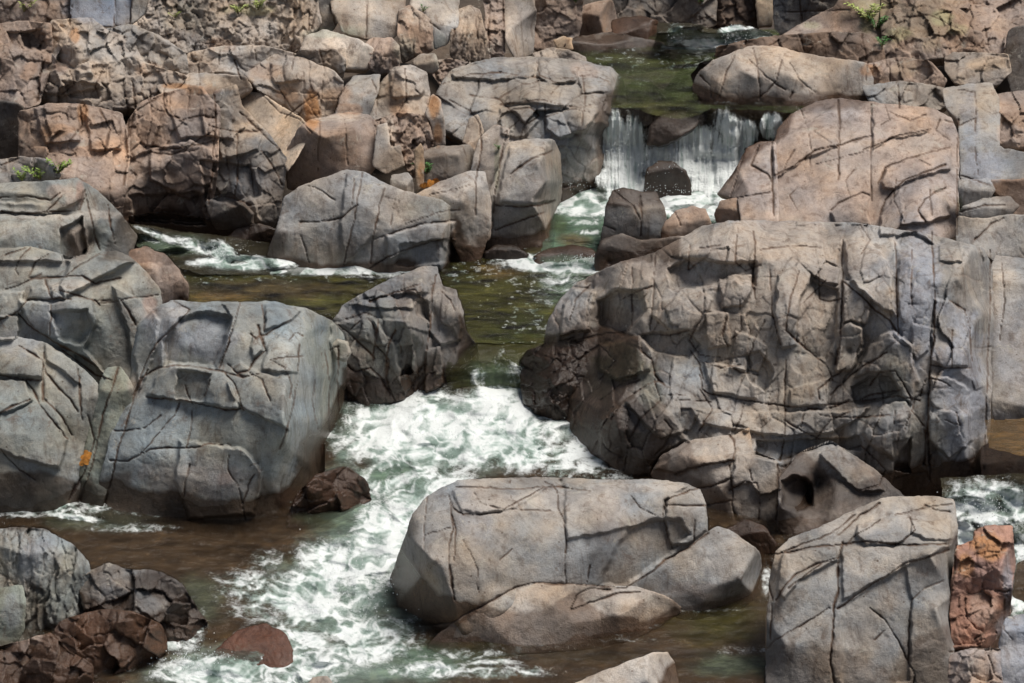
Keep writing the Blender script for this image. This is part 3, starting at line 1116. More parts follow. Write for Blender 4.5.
blobs('green', '330,390,18,70,.55 310,340,10,30,.35 30,420,50,40,.28 90,330,30,50,.25 240,430,70,25,.28 385,340,40,40,.3 60,580,30,40,.4 620,105,6,60,.4 555,190,6,40,.35 930,440,24,50,.25 895,380,16,30,.35 40,240,60,14,.2 100,240,20,20,.3 430,210,30,14,.25')
blobs('pink', '585,70,20,9,.6 55,192,14,8,.6 30,160,30,12,.3 70,200,8,14,.6 200,480,80,22,.35 290,500,10,10,.3 1010,135,16,12,.8 620,270,60,20,.35 750,250,60,22,.35 850,262,20,20,.25 800,125,40,22,.25 470,490,20,8,.2 785,225,60,8,.5 560,325,14,40,.2 610,520,20,30,.18 700,590,40,8,.35 120,120,30,20,.3 145,290,0.1,0.1,0 155,275,14,16,.35 205,145,30,20,.15 760,150,14,10,.3 725,90,30,14,.0 135,385,10,14,.4')
blobs('red', '150,305,8,12,.5 80,195,5,14,.5 650,350,5,30,.0 225,480,10,10,.2 725,430,0.1,0.1,0')
blobs('brown', '78,240,16,22,.7 60,205,14,5,.4 330,440,14,26,.8 290,500,20,14,.6 720,280,50,10,.35 845,250,14,14,.5 905,265,10,22,.4 800,300,12,50,.25 820,275,18,10,.3 680,262,20,14,.25 730,320,40,30,.2 600,330,60,30,.35 400,160,30,10,.1 900,70,10,14,.3 340,140,40,14,.25 330,55,20,12,.35 345,20,4,16,.3 480,30,6,30,.35 455,50,20,14,.25 885,170,20,30,.12 835,55,40,8,.4 760,90,30,8,.3 870,460,20,25,.25 800,480,16,14,.5 715,95,20,8,.35 155,45,20,10,.2')
blobs('warm', '760,245,130,26,.8 720,300,90,40,.5 820,290,70,60,.5')
blobs('blue', '917,300,26,80,.6 962,400,28,90,.6 1010,340,24,60,.4')
blobs('shade_and_dark', '410,360,40,40,.3 460,350,16,40,.5 560,385,30,40,.5 620,430,40,40,.4 740,500,40,20,.3 150,210,70,30,.35 15,135,20,30,.6 330,150,36,24,.25 200,190,60,40,.18 930,25,50,20,.15 650,10,60,14,.3 735,20,30,14,.3 435,160,14,14,.5 600,560,0.1,0.1,0 30,38,20,9,.4')  # dark stone tones, plus shade painted under overhangs and in hollows
blobs('moss', '497,165,3,26,.6 415,155,4,6,.0 868,20,8,14,.5 880,12,10,18,.35 850,90,0.1,0.1,0 960,205,3,10,.5 650,385,14,26,.25 620,360,24,22,.5 600,380,14,24,.3 555,340,30,8,.35 910,20,50,30,.2')
blobs('lichen', '940,18,14,8,.35 900,35,14,8,.3 960,30,12,8,.3 30,40,10,8,.0 190,20,30,20,.06 250,10,24,6,.35 812,25,8,4,.3 865,5,16,6,.3')
blobs('pale', '60,215,70,6,.45 40,232,60,10,.2 90,215,10,20,.3 160,312,40,7,.3 75,285,30,6,.5 40,262,40,6,.3 400,195,12,10,.4 390,185,6,10,.3 520,63,22,6,.35 545,68,20,7,.35 560,500,60,14,.35 500,505,45,12,.35 700,505,20,20,.35 640,488,60,6,.35 860,520,60,16,.45 890,560,50,20,.35 800,560,24,14,.35 620,600,50,10,.3 720,560,34,20,.2 630,670,40,14,.45 870,240,30,22,.45 870,290,12,24,.45 705,240,40,10,.35 965,258,30,12,.3 1005,300,18,40,.35 1010,240,20,20,.2 850,150,60,30,.18 920,145,24,14,.3 990,205,25,5,.4 515,175,30,40,.3 470,185,14,8,.3 740,448,12,8,.4 700,450,24,8,.3 905,415,10,10,.4 840,60,0.1,0.1,0 375,18,30,20,.3 395,270,40,8,.3 410,80,16,10,.2 300,200,40,20,.05 1000,460,20,8,.4 830,465,24,20,.2 885,390,20,25,.2')
wetarea('370,620 380,585 392,555 402,545 420,572 438,595 470,600 485,604 450,640 400,645', 1)
wetarea('40,470 100,485 100,530 -40,530 -40,480', .8)
wetarea('95,488 180,492 250,505 290,500 296,450 312,430 330,440 360,450 360,520 290,540 90,535', .85)
wetarea('765,640 830,650 900,672 912,640 952,620 952,740 764,740', .5)
wetarea('430,640 450,615 480,600 500,612 545,610 575,590 600,612 610,640 560,660 450,660', .75)
wetarea('600,612 640,620 690,604 760,590 770,612 690,626 640,640 600,640', .85)
wetarea('670,598 700,592 735,598 745,610 680,612', .6)
wetarea('515,340 600,325 640,335 640,380 620,400 650,480 540,480', .95)
wetarea('590,420 660,400 690,440 660,490 580,485', .6)
wetarea('500,345 560,335 600,360 640,400 672,440 665,495 540,495', .85)
wetarea('630,450 690,440 700,470 650,490 620,490', .6)
wetarea('-40,640 60,640 100,640 100,740 -40,740', .7)
wetarea('860,480 900,470 990,480 990,520 860,520', .8)
wetarea('640,180 700,155 700,190 640,190', .4)
wetarea('595,100 625,80 640,110 615,190 598,195', .8)
wetarea('600,190 720,95 800,100 790,130 700,200 600,210', .95)
wetarea('700,95 840,92 870,98 860,108 780,112 700,108', .7)
wetarea('780,455 800,450 840,478 880,488 905,500 880,525 790,545 776,520', .75)
wetarea('915,470 930,440 955,480 985,490 985,500 900,505', .85)
wetarea('660,485 690,475 720,490 735,530 690,520', .55)
wetarea('725,515 780,520 780,570 725,560', .9)
wetarea('300,440 318,430 330,410 345,430 352,480 366,480 350,520 285,520 300,470', .95)
wetarea('340,370 350,365 390,392 395,415 345,412', .9)
wetarea('95,495 120,490 180,498 250,510 290,505 290,530 90,530', .85)
wetarea('40,480 75,480 70,520 -10,520 -10,490 20,492', .8)
wetarea('100,480 128,470 132,500 90,505', .7)
wetarea('45,625 100,612 165,615 205,600 200,640 150,670 40,720 20,690', .95)
wetarea('130,575 160,570 205,600 205,640 180,640 165,600 130,585', .8)
wetarea('455,215 465,232 468,270 445,272', .9)
wetarea('120,215 170,205 260,232 285,230 285,262 100,262', .7)
wetarea('458,310 478,350 478,390 430,400 440,375 455,365', .85)
wetarea('430,355 440,350 440,392 425,400 400,398 410,380', .6)
wetarea('598,235 610,236 680,236 680,262 590,262', .75)
wetarea('475,235 595,235 595,262 475,262', .7)
wetarea('985,470 1024,465 1024,500 985,500', .8)
wetarea('770,662 790,655 830,650 870,660 890,690 900,640 945,640 952,640 952,720 760,720', .45)
wetarea('985,182 1040,176 1040,215 1010,210', .5)
GB = 'boulders standing in the stream'
GC = 'blocks of the rocky bank beyond the pool'
GF = 'rocks along the far end of the upper pool'
GR = 'blocks of the bank beside the waterfall'
GL = 'blocks of the near bank by the dark eddy'
FR = (26, .55, .05)
FS = (15, .5, .03)

# ---------------- far end of the upper pool
rock('bank_rock', 'dark shadowed rock face behind the upper pool under the tree line', '525,-40 585,-40 582,25 575,48 545,55 528,45', '550,10,0,30 565,30,30,20', 'dwarm', ypins='550,48,29.9', group=GF, frac=FS)
rock('bank_rock', 'brown upright block standing at the far side of the upper pool', '574,12 585,4 612,-2 620,25 602,40 572,40', '590,6,0,60 585,25,-20,10 612,20,50,10', 'dwarm', ypins='590,38,30.6', group=GF)
rock('bank_rock', 'dark wide rock wall behind the little far cascade', '612,-40 705,-40 718,2 716,26 692,30 655,24 640,20 615,24', '640,0,-10,30 690,15,20,20', 'dgrey', ypins='670,26,31.6', group=GF, frac=FR)
rock('bank_rock', 'rust stained rock recess behind the splash of the far cascade', '700,-40 760,-40 760,30 735,38 705,35', '715,10,-20,20 745,10,20,20', 'brown', ypins='730,32,32.3', group=GF, frac=(12, .8, .10))
rock('bank_rock', 'tan upright block beside the splash of the far cascade', '753,-40 774,-40 773,26 757,27', '765,10,0,25', 'tan', ypins='764,26,31.6', group=GF, soft=1)
rock('bank_rock', 'grey brick-like jointed rock wall beyond the sloping slab', '771,-40 880,-40 880,20 810,32 775,36', '790,10,0,25 840,5,10,30', 'dgrey', ypins='790,32,31.0', group=GF, frac=(22, .15, .04), stretch=(1.3, .7))
rock('bank_rock', 'flat brown rock between the far wall and the long low slab', '612,20 640,15 657,20 664,36 662,52 640,48 612,34', '635,22,0,70 640,36,0,20 658,40,50,15', 'dwarm', ypins='640,44,29.9', wl=1.6, group=GF)
rock('bank_rock', 'long low dark slab lying at the edge of the upper pool', '564,44 576,36 610,32 640,37 664,43 672,52 640,54 580,54 562,52', '600,37,0,70 600,48,0,15 650,46,20,30', 'dgrey', pins='600,53,1.6 640,53,1.6', group=GF)
rock('bank_rock', 'small tan boulder at the end of the long low slab', '553,40 562,36 572,38 573,50 558,52', '562,42,-10,45', 'tan', ypins='562,50,29.0', group=GF)

# ---------------- upper bank, top row
rock('bank_rock', 'brown broken rock in the top corner above the dark hollow', '-40,-40 60,-40 78,-10 74,22 42,28 -40,34', '0,0,0,45 50,10,20,35', 'dwarm', group=GC, frac=FS)
rock('bank_rock', 'smooth blue-grey slab between brown rubble at the top of the bank', '70,-40 114,-40 116,26 96,26 70,18', '92,5,0,50', 'blue', group=GC, rough=.5)
rock('bank_rock', 'narrow dark blue pillar wedged beside the blue-grey slab', '112,-40 134,-40 131,24 122,28 114,24', '122,8,10,25', 'blue', group=GC, rough=.6)
rock('bank_rock', 'small slate coloured wedge next to the dark blue pillar', '131,-40 155,-40 146,14 131,26', '140,0,10,45', 'grey', group=GC)
rock('bank_rock', 'mass of fine brown rubble with lichen at the top of the bank', '130,28 146,14 156,-40 292,-40 300,30 288,50 260,50 215,50 185,54 150,47', '180,10,-10,45 240,10,0,50 270,35,10,30 215,35,0,35', 'warm', group=GC, frac=(9, 1.0, .09), rough=1.5)
rock('bank_rock', 'dark vertical ribs of rock left of the pale jointed slab', '286,-40 312,-40 322,22 312,36 298,52 280,52 284,20', '292,10,-30,15 308,12,20,20', 'warm', group=GC, frac=(9, .9, .07), stretch=(.7, 2.2))
rock('bank_rock', 'dark smooth pillar beside the top pale jointed slab', '306,-40 332,-40 340,18 330,34 316,30', '322,8,10,12', 'dgrey', group=GC)
rock('bank_rock', 'pale cream slab with green tinge and two long joints', '324,-40 406,-40 405,30 390,42 366,40 342,32 332,12', '350,5,-5,55 385,8,10,55 345,28,0,20 380,32,5,25', 'warm', group=GC, rough=.7)
rock('bank_rock', 'fissured grey slab standing between two pale slabs', '398,10 410,4 432,20 434,50 416,57 402,64 397,30', '408,15,0,50 415,35,20,20 402,50,-20,10', 'dwarm', group=GC, frac=(12, .5, .05), stretch=(.7, 2))
rock('bank_rock', 'bright cream slab with a small weed on its top', '406,-40 462,-40 458,26 446,46 434,50 430,20 410,8', '430,8,0,60 448,15,20,50 440,36,10,15', 'pale', group=GC, rough=.6)
rock('bank_rock', 'cream topped pillar with dark fluted front', '450,30 456,10 470,4 480,10 488,40 484,66 462,68 450,56', '466,18,0,62 468,45,0,8', 'warm', group=GC, frac=(7, .5, .05), stretch=(.6, 3))
rock('bank_rock', 'thin reddish column speckled with dark holes', '482,-40 505,-40 505,57 490,62 484,35', '493,15,-5,20', 'pink', group=GC, frac=(7, .7, .05))
rock('bank_rock', 'tall column with pale upper face and brown side', '502,-40 532,-40 536,20 534,54 516,62 505,42', '512,15,-20,45 526,35,50,10', 'warm', group=GC)

# ---------------- upper bank, middle rows
rock('bank_rock', 'rounded brown rocks above the dark hollow at the frame edge', '-40,26 30,20 52,24 54,60 40,104 20,112 -40,100', '10,35,0,60 25,50,10,5 15,75,-10,45 40,70,40,25', 'dwarm', group=GC, frac=FS)
rock('bank_rock', 'rock coloured shade-dark deep in the hollow at the frame edge', '-40,92 22,104 38,138 24,165 -40,165', '0,120,10,-10', 'dark', group=GC, off=.35)
rock('bank_rock', 'layered ledge of grey and brown steps in mid bank', '38,72 50,20 90,17 108,30 132,38 144,62 188,76 172,97 142,108 100,113 60,106 38,98', '70,30,10,55 62,60,-40,20 90,65,0,45 120,55,10,55 75,95,0,30 150,88,0,30 120,95,0,40', 'warm', group=GC, frac=(17, .8, .07), rough=1.3)
rock('bank_rock', 'tilted grey wedge pointing up under the blue slabs', '97,30 130,24 162,36 187,54 189,82 160,84 130,77 105,66', '115,40,-20,50 130,60,20,15 165,60,-10,50 175,75,10,25', 'grey', group=GC, frac=(16, .8, .06))
rock('bank_rock', 'broad block row above the long orange-tan ledge', '183,82 187,54 215,47 262,45 296,53 304,64 282,74 250,80', '210,62,0,30 250,60,5,35 280,62,0,45', 'warm', group=GC, frac=(22, .35, .04), stretch=(1.3, .8))
rock('bank_rock', 'long orange-tan ledge catching light across the bank', '156,86 190,72 246,75 253,90 236,99 196,102 164,97', '200,80,0,65 210,94,0,10', 'warm', group=GC)
rock('bank_rock', 'dark square block beneath the cream boulder', '294,56 300,49 336,49 347,60 342,78 300,75', '318,62,0,5', 'dgrey', group=GC, frac=FS)
rock('bank_rock', 'rounded cream boulder perched on a dark square block', '299,50 305,36 322,29 338,33 356,38 373,48 378,62 368,70 340,68 325,54', '318,40,0,60 350,52,-10,45 368,58,30,25', 'pale', group=GC, soft=3)
rock('bank_rock', 'cluster of dark fluted columns below the pale slab', '364,44 372,38 392,37 400,46 400,72 380,76 368,68', '382,42,0,65 384,60,0,5', 'dwarm', group=GC, frac=(8, .7, .07), stretch=(.6, 2.5))
rock('bank_rock', 'small blocky boulder at the foot of the cream topped pillar', '412,62 420,54 436,53 440,68 432,74 416,72', '426,58,0,60 428,68,0,10', 'warm', group=GC)
rock('bank_rock', 'rubble of small dark stones below the cream topped pillar', '434,60 450,58 474,64 478,76 460,86 440,86 432,76', '455,70,0,45', 'dwarm', group=GC, frac=(8, 1.0, .1))
rock('bank_rock', 'tan panel with a bright orange streak above the overhang', '243,74 276,53 302,57 334,70 344,82 340,114 320,122 304,124 284,107 256,88', '270,70,-10,55 310,72,0,50 300,95,-25,40 325,100,10,10', 'warm', group=GC, frac=(24, .3, .03), rough=.8)
rock('bank_rock', 'leaning grey panel with tan foot above the pale lip', '334,119 342,90 353,75 380,74 378,94 368,117', '360,84,0,65 352,105,0,45', 'grey', group=GC)
rock('bank_rock', 'tall warm grey slab split by one joint near the rubble', '368,116 378,85 394,67 411,65 427,72 431,100 424,116 396,120 376,124', '392,90,-20,50 415,90,20,35', 'warm', group=GC, frac=(20, .3, .03))
rock('bank_rock', 'dark weathered wall with red-brown patches over the hollow', '18,112 50,103 85,104 122,113 131,140 128,188 120,225 100,210 75,190 50,180 18,165', '60,108,0,60 50,135,-10,25 95,130,10,20 100,165,0,0 60,160,10,-5', 'dwarm', group=GC, frac=(24, .5, .05))
rock('bank_rock', 'high fissured face above the cave at the waterline', '123,130 140,102 165,92 200,84 221,108 219,150 216,190 210,218 195,226 160,228 130,226 116,215', '160,105,0,45 200,100,-20,40 150,140,-15,30 195,130,10,45 190,160,-20,0 150,190,0,-5 185,200,-10,-10', 'dwarm', group=GC, frac=(30, .5, .06), rough=1.2)
rock('bank_rock', 'sharp edged grey face between the cave and the sunlit diamond', '213,92 236,84 243,106 272,136 287,158 284,190 281,215 268,238 245,235 225,217 206,202 211,150', '228,110,-10,35 250,130,-20,50 235,160,0,5 262,175,5,5 250,205,10,-10 272,205,40,0', 'dgrey', group=GC, frac=(30, .35, .05))
rock('bank_rock', 'sunlit cream and orange diamond shaped face', '237,90 262,93 302,118 313,131 296,160 287,172 280,152 262,131 240,113', '262,112,-45,48 290,132,-45,45', 'cream', group=GC, rough=.7)
rock('bank_rock', 'shaded overhanging block under a pale lit ledge', '286,152 298,128 310,119 345,112 370,114 376,126 376,168 370,176 340,180 310,184 286,190', '335,116,0,78,4 305,150,-10,-8 345,150,0,-8 366,150,20,-5', 'dwarm', group=GC)
rock('bank_rock', 'crumbling rubble heap in the notch of the bank', '372,120 400,112 426,116 434,140 430,174 413,178 404,166 378,166 370,140', '400,130,0,50 420,150,10,25', 'dwarm', group=GC, frac=(8, 1.1, .1), rough=1.4)
rock('bank_rock', 'slender pale slab leaning in the notch of the bank', '372,167 376,126 387,122 391,148 400,145 405,166 386,175', '383,145,-10,45 398,158,20,20', 'warm', group=GC, off=-.12)
rock('bank_rock', 'rust orange pillar standing in the rubble notch', '424,114 432,94 441,99 444,118 446,146 434,150 430,122', '434,105,-10,50 438,130,0,10', 'warm', group=GC, off=-.12, soft=1.2)
rock('bank_rock', 'thin orange-brown post of rock beside the green weed', '414,150 421,143 425,150 424,188 416,192', '420,168,-5,12', 'tan', group=GC, off=-.2, soft=1)
rock('bank_rock', 'dark cubic block behind the green weed', '423,151 440,146 470,144 475,150 475,174 450,182 430,188 422,186', '450,148,0,70 450,165,0,0 470,160,40,10', 'dgrey', group=GC, soft=1.2)
rock('bank_rock', 'pale leaning prism between the cube and the grey slab', '462,142 468,118 478,114 484,130 479,166 475,176 473,148', '470,130,-30,40 478,145,30,15', 'warm', group=GC)
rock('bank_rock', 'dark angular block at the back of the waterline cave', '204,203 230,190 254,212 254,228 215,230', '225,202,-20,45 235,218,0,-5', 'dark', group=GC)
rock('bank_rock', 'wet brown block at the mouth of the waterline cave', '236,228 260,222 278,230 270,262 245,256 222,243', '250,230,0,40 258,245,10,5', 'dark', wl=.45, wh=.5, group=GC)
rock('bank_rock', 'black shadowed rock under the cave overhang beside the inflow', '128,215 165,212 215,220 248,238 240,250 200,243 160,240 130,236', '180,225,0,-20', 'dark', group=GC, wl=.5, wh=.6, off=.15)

# ---------------- bank beside the waterfall
rock('boulder', 'huge layered grey mass with veined top sloping to the waterfall', '428,110 440,84 452,70 490,58 530,56 585,61 612,68 622,78 628,92 618,112 608,132 601,160 594,188 575,192 560,195 556,148 530,142 505,144 480,140 450,125 436,118',
     '520,66,0,75 590,72,5,72 560,88,0,62 470,85,-10,60 500,98,0,60 520,120,-5,45 570,115,0,42 600,100,10,60 616,95,70,25,-4 600,135,70,5,-4 585,160,20,5 550,130,10,35 460,112,-10,50', 'grey', pins='580,191,.6 594,188,.6', ypins='450,125,26.0 530,142,25.9 560,62,27.9', cat='boulder', group=GR, frac=(34, .35, .04), ang=12)
rock('bank_rock', 'low pale crest of stones beside the upper pool', '532,53 548,47 566,49 586,57 588,66 562,66 540,64', '550,52,0,65 572,60,10,50', 'warm', group=GR, ypins='560,64,28.4', frac=FS)
rock('boulder', 'tall grey slab with straight joint and green wet side', '478,240 482,205 494,180 507,142 530,139 554,139 561,155 562,190 561,215 552,238 540,246 515,242 494,240', '522,150,-5,60 520,180,-5,52 515,218,-5,25 555,160,60,25,-2 556,200,70,5,-2', 'grey', pins='495,240,.55 540,245,.55', cat='boulder', group=GR, rough=.8, wh=.1)
rock('bank_rock', 'pale strip of slab behind a debris filled joint', '470,172 478,138 494,124 510,128 509,146 500,172 494,206 490,240 476,244 478,212 482,176', '492,140,-10,50 484,190,-10,35', 'warm', ypins='484,240,24.35 495,130,25.7', group=GR)
rock('boulder', 'smooth pale topped boulder with dark flank beside the debris joint', '408,198 440,181 470,171 486,172 491,200 491,216 480,258 466,266 456,240 440,215', '450,188,-10,62 475,180,10,55 480,195,40,5 470,225,10,10 440,205,-10,30', 'warm', pins='470,262,.45', cat='boulder', group=GR)
rock('bank_rock', 'small smooth grey cube perched on the long cracked boulder', '390,182 392,175 408,172 413,178 413,197 392,198', '402,178,0,65 398,190,-10,15 411,188,60,5', 'grey', group=GR, off=-.25, soft=1.2)
rock('boulder', 'long low grey boulder with sloping cracks at the far shore of the pool', '264,262 277,228 284,197 300,186 330,175 345,169 365,172 386,184 415,194 440,199 459,212 466,230 464,262 450,272 400,270 340,268 290,270',
     '320,185,-10,45 370,180,0,55 300,210,-15,28 340,220,-5,22 300,250,-10,12 365,245,0,15 410,205,0,48 420,235,5,22 400,260,0,10 457,240,60,5,-4', 'grey', pins='290,268,.45 340,268,.45 400,269,.45 450,270,.45', cat='boulder', group=GR, rough=.8, wh=.07)
rock('boulder', 'low dark wet stone at the foot of the jointed grey slab', '484,252 497,244 518,246 530,255 520,263 500,263 486,260', '505,242,0,60 505,252,0,10', 'dark', pins='500,260,.45', cat='boulder', group=GB, wh=.4)
rock('boulder', 'orange-brown stone just awash where the green water spills over', '532,257 548,248 572,245 592,248 598,256 582,262 545,263', '560,250,0,80 560,258,0,55', 'brown', pins='560,262,.42 560,250,.50', cat='boulder', group=GB, wh=.4)

# ---------------- right bank
rock('bank_rock', 'sloping slab with lichen spotted edge under the jointed wall', '768,44 790,30 812,17 836,5 862,-40 905,-40 890,30 880,48 850,38 800,40', '815,22,-45,55 850,20,0,30 870,10,20,40', 'dwarm', ypins='780,40,29.6 870,45,28.9', group=GF)
rock('bank_rock', 'flat reddish-brown ledge behind the great rounded boulder', '714,60 716,47 746,40 780,35 822,32 862,32 884,42 886,66 860,68 800,60 760,56 735,60', '790,40,0,70 800,50,0,15 850,45,0,45 740,50,-10,40', 'brown', ypins='740,56,28.5 860,60,28.0', group=GF, frac=FR)
rock('boulder', 'great rounded boulder at the side of the upper pool with a thin dark crack', '692,88 697,73 712,61 735,51 754,45 776,46 802,52 836,58 868,63 874,80 868,97 850,102 800,105 760,106 730,103 705,100',
     '755,54,-10,68 790,62,-5,62 830,70,5,50 720,68,-30,45 780,85,-5,25 735,88,-10,5 705,85,-40,10 850,88,10,20', 'warm', pins='700,98,1.6 730,102,1.6', ypins='780,104,26.9 860,98,26.9', cat='boulder', group=GR, rough=.7, wh=.07, soft=4)
rock('bank_rock', 'high rugged brown bank mottled with grey lichen', '882,-40 1064,-40 1064,50 1005,62 950,58 900,63 884,58 880,26', '910,20,-20,40 950,20,10,40 1000,20,0,45 920,50,0,20 980,45,0,20', 'dwarm', group=GR, frac=(20, .9, .10), rough=1.4)
rock('bank_rock', 'flat orange-tan block low in the rugged bank', '945,58 952,52 1008,53 1012,72 1000,84 985,88 955,84 944,70', '980,60,0,70 985,72,0,15', 'warm', group=GR, frac=FR)
rock('bank_rock', 'orange-brown blocks at the end of the great rounded boulder', '864,64 900,57 930,61 948,80 942,92 900,92 866,86', '885,64,0,65 885,76,-10,25 925,72,0,30', 'dwarm', group=GR, frac=FR)
rock('bank_rock', 'row of low grey stones along the top of the pink slab', '862,86 900,80 946,87 952,106 922,114 868,102', '890,88,0,60 900,98,0,20', 'grey', group=GR, frac=(20, .5, .05))
rock('bank_rock', 'dark rock with a little white trickle at the far frame edge', '1008,28 1064,18 1064,100 1012,97 1004,62', '1020,60,-20,15', 'dark', group=GR, off=.2)
rock('bank_rock', 'tall bluish pillar with sloping foot beside the pink slab', '942,88 992,81 1000,100 1000,148 1064,160 1064,186 985,186 960,182 958,122 946,108', '965,92,0,70 968,130,0,30 988,120,20,35 1000,165,10,50 965,165,0,25', 'grey', group=GR, rough=.7)
rock('bank_rock', 'reddish block above the smooth blue slope at the frame edge', '996,94 1020,90 1064,90 1064,150 998,150', '1015,100,0,60 1010,130,0,25', 'dwarm', group=GR, off=-.05, frac=FR)
rock('boulder', 'broad pink-grey slab crossed by dark seams beside the waterfall', '773,228 771,150 777,130 790,114 815,102 836,98 870,102 906,105 936,109 952,118 959,135 959,235 940,244 900,240 860,234 820,234 790,236',
     '800,115,-15,60 835,108,-5,65 900,112,0,62 800,150,-12,46 845,140,-5,48 900,135,0,45 810,190,-10,44 850,180,-5,44 910,165,5,50 905,205,-25,40 925,195,0,38 940,180,10,35 840,218,0,30 800,215,-10,40', 'pink', group=GR, rough=.8, cat='boulder', soft=3)
rock('bank_rock', 'warm pink block between the waterfall foam and the broad slab', '716,194 734,172 746,148 760,141 776,141 780,232 742,230 738,200', '765,150,-15,58 757,175,-20,45 735,185,-55,25 755,212,-10,42', 'pink', group=GR, wl=.6, wh=.1)
rock('bank_rock', 'small dark stone at the foam edge below the warm pink block', '714,214 720,201 739,197 741,230 717,230', '727,204,-10,60 725,218,-30,15', 'dwarm', group=GR, wl=.6, wh=.2)
rock('bank_rock', 'dark brown wedge of rock under the blue slope', '982,180 1064,178 1064,222 1014,218 1002,200', '1010,195,0,30', 'dwarm', group=GR, off=.12)
rock('bank_rock', 'square pale block in the rubble filled gully', '957,180 990,178 996,190 986,206 960,208', '975,183,0,65 975,195,0,25', 'grey', group=GR, off=-.08, soft=1.5)
rock('bank_rock', 'flattened lens shaped stone in the rubble filled gully', '958,212 962,206 985,198 1010,196 1020,206 1011,217 985,220 962,220', '990,201,0,65 990,211,0,15', 'grey', group=GR, off=-.12)
rock('bank_rock', 'smooth pale fan shaped slab below the lens shaped stone', '956,216 985,218 1005,215 1064,212 1064,268 1000,266 980,252 956,246', '975,228,-5,50 1000,230,0,55 1020,245,-10,15', 'grey', group=GR, off=-.05)
# ---------------- waterfall
rock('waterfall_rock', 'dark wet rock step under the falling water', '596,196 603,132 610,104 640,108 700,106 760,104 800,108 800,135 765,155 740,182 724,202 600,206', '650,112,0,60 700,120,0,45 620,150,-10,10 680,130,0,15 750,125,0,12 690,165,0,20', 'dark', bulge=0, ctilt=.1, ypins='610,120,27.15 610,160,27.05 640,160,27.05 640,196,26.90 640,112,27.20 690,160,27.05 740,112,27.20 740,150,27.05 700,190,26.95 780,112,27.20 720,130,27.10', wl=.6, wh=3, group=GR, frac=(16, .3, .03))
rock('waterfall_rock', 'smooth rounded hump that splits the falling water', '646,146 650,124 662,113 684,109 702,114 696,128 680,138 662,146', '670,118,0,55 660,135,0,30', 'dgrey', ypins='665,145,26.12 680,112,26.45', wl=.6, wh=3, group=GR, soft=3)
rock('boulder', 'small round mossy boulder in the foam under the waterfall', '644,186 647,168 658,160 674,161 687,171 692,188 672,194 650,194', '665,166,0,60 668,178,0,20', 'dgrey', pins='668,190,.62', cat='boulder', group=GB, wh=.12, off=-.1)
rock('boulder', 'dark twin-humped boulder below the waterfall foam', '598,248 603,225 606,205 612,191 624,187 641,191 656,191 664,205 669,228 662,242 645,246', '620,195,-5,60 618,215,-15,30 650,200,5,58 655,220,15,28 640,235,0,15', 'dgrey', pins='610,248,.55 650,246,.55', cat='boulder', group=GB, rough=.7, wh=.05)
rock('boulder', 'low dark boulder tucked beside the twin-humped one', '662,226 675,211 692,206 706,208 711,224 702,236 680,244 660,242', '688,214,0,60 690,228,0,20', 'dwarm', pins='690,238,.58', cat='boulder', group=GB)
rock('boulder', 'glossy wet base rock between the two dark boulders and the pool', '594,256 602,238 622,234 642,240 682,236 700,240 660,262 620,268 596,264', '620,243,-5,55 650,248,0,30 615,256,-10,20', 'dark', pins='610,262,.47', cat='boulder', group=GB, wh=.3)

# ---------------- the great boulder and its neighbours
rock('boulder', 'largest boulder, jointed and creased, warm on top and blue-grey at its end',
     '543,340 550,316 560,299 575,284 600,271 625,261 655,252 680,239 700,227 730,221 770,220 820,222 860,223 905,230 945,238 984,248 993,270 994,300 992,380 990,430 990,470 988,500 950,505 900,508 840,530 780,540 740,540 700,520 660,490 620,486 580,486 555,474 544,455 540,400',
     '570,300,-30,55 575,325,-35,25 620,275,-20,55 660,262,-10,62 700,240,-5,72 770,230,0,78 830,232,0,75 700,266,-5,5 740,262,0,10 640,300,-20,28 620,320,-40,0 610,345,-40,35 600,385,-45,38 590,420,-50,20 650,350,-15,30 690,345,0,25 670,300,-10,25 690,300,-5,45 730,300,0,20 740,345,0,15 690,385,-5,40 745,385,-5,28 690,430,-30,25 640,410,-35,45 640,450,-40,15 730,420,-5,45 720,400,-5,40 770,300,-5,35 800,330,0,8 800,285,-20,55 775,355,-10,30 805,385,0,25 770,415,0,40 800,425,0,10 830,250,0,55 870,245,-10,58 862,275,-45,45 885,295,-50,40 855,310,-35,38 850,340,-20,10 865,350,-40,45 880,385,-10,10 890,350,-25,45 905,385,0,35 850,395,-10,15 870,410,0,50 890,410,-10,60,-4 900,440,20,-8 870,430,-30,20 915,250,0,65 915,290,-30,32 940,262,0,68 950,300,-20,30 950,340,-25,22 978,280,45,30 980,350,45,20 950,400,-15,30 960,440,-10,20 975,440,35,15 925,430,10,15 910,340,-30,30 900,270,-40,35 830,455,-5,30 960,480,0,10',
     'grey', pins='560,478,0 600,484,0 650,488,0', ypins='700,505,19.2 780,530,18.6 840,520,18.75 980,480,19.15 770,224,22.2 940,242,22.0 600,275,21.9 850,350,20.7 700,350,20.8', cat='boulder', group=GB, frac=(34, .2, .03), stretch=(.8, 1.5), ctilt=.95, rough=1.0, bulge=.12, wh=.22, ang=8, thick=1.6)
rock('boulder', 'dark wet algae coated boulder at the lip of the chute', '519,362 527,350 550,341 590,333 603,338 610,372 605,432 592,452 575,424 545,422 530,414 523,395',
     '560,348,-20,55 590,345,0,50 540,380,-50,20 565,400,-10,-5 580,375,10,25 595,420,20,10', 'dark', pins='532,412,.02 560,424,0 590,450,0', ypins='595,340,21.55', cat='boulder', group=GB, wh=2.0, frac=(16, .5, .05))
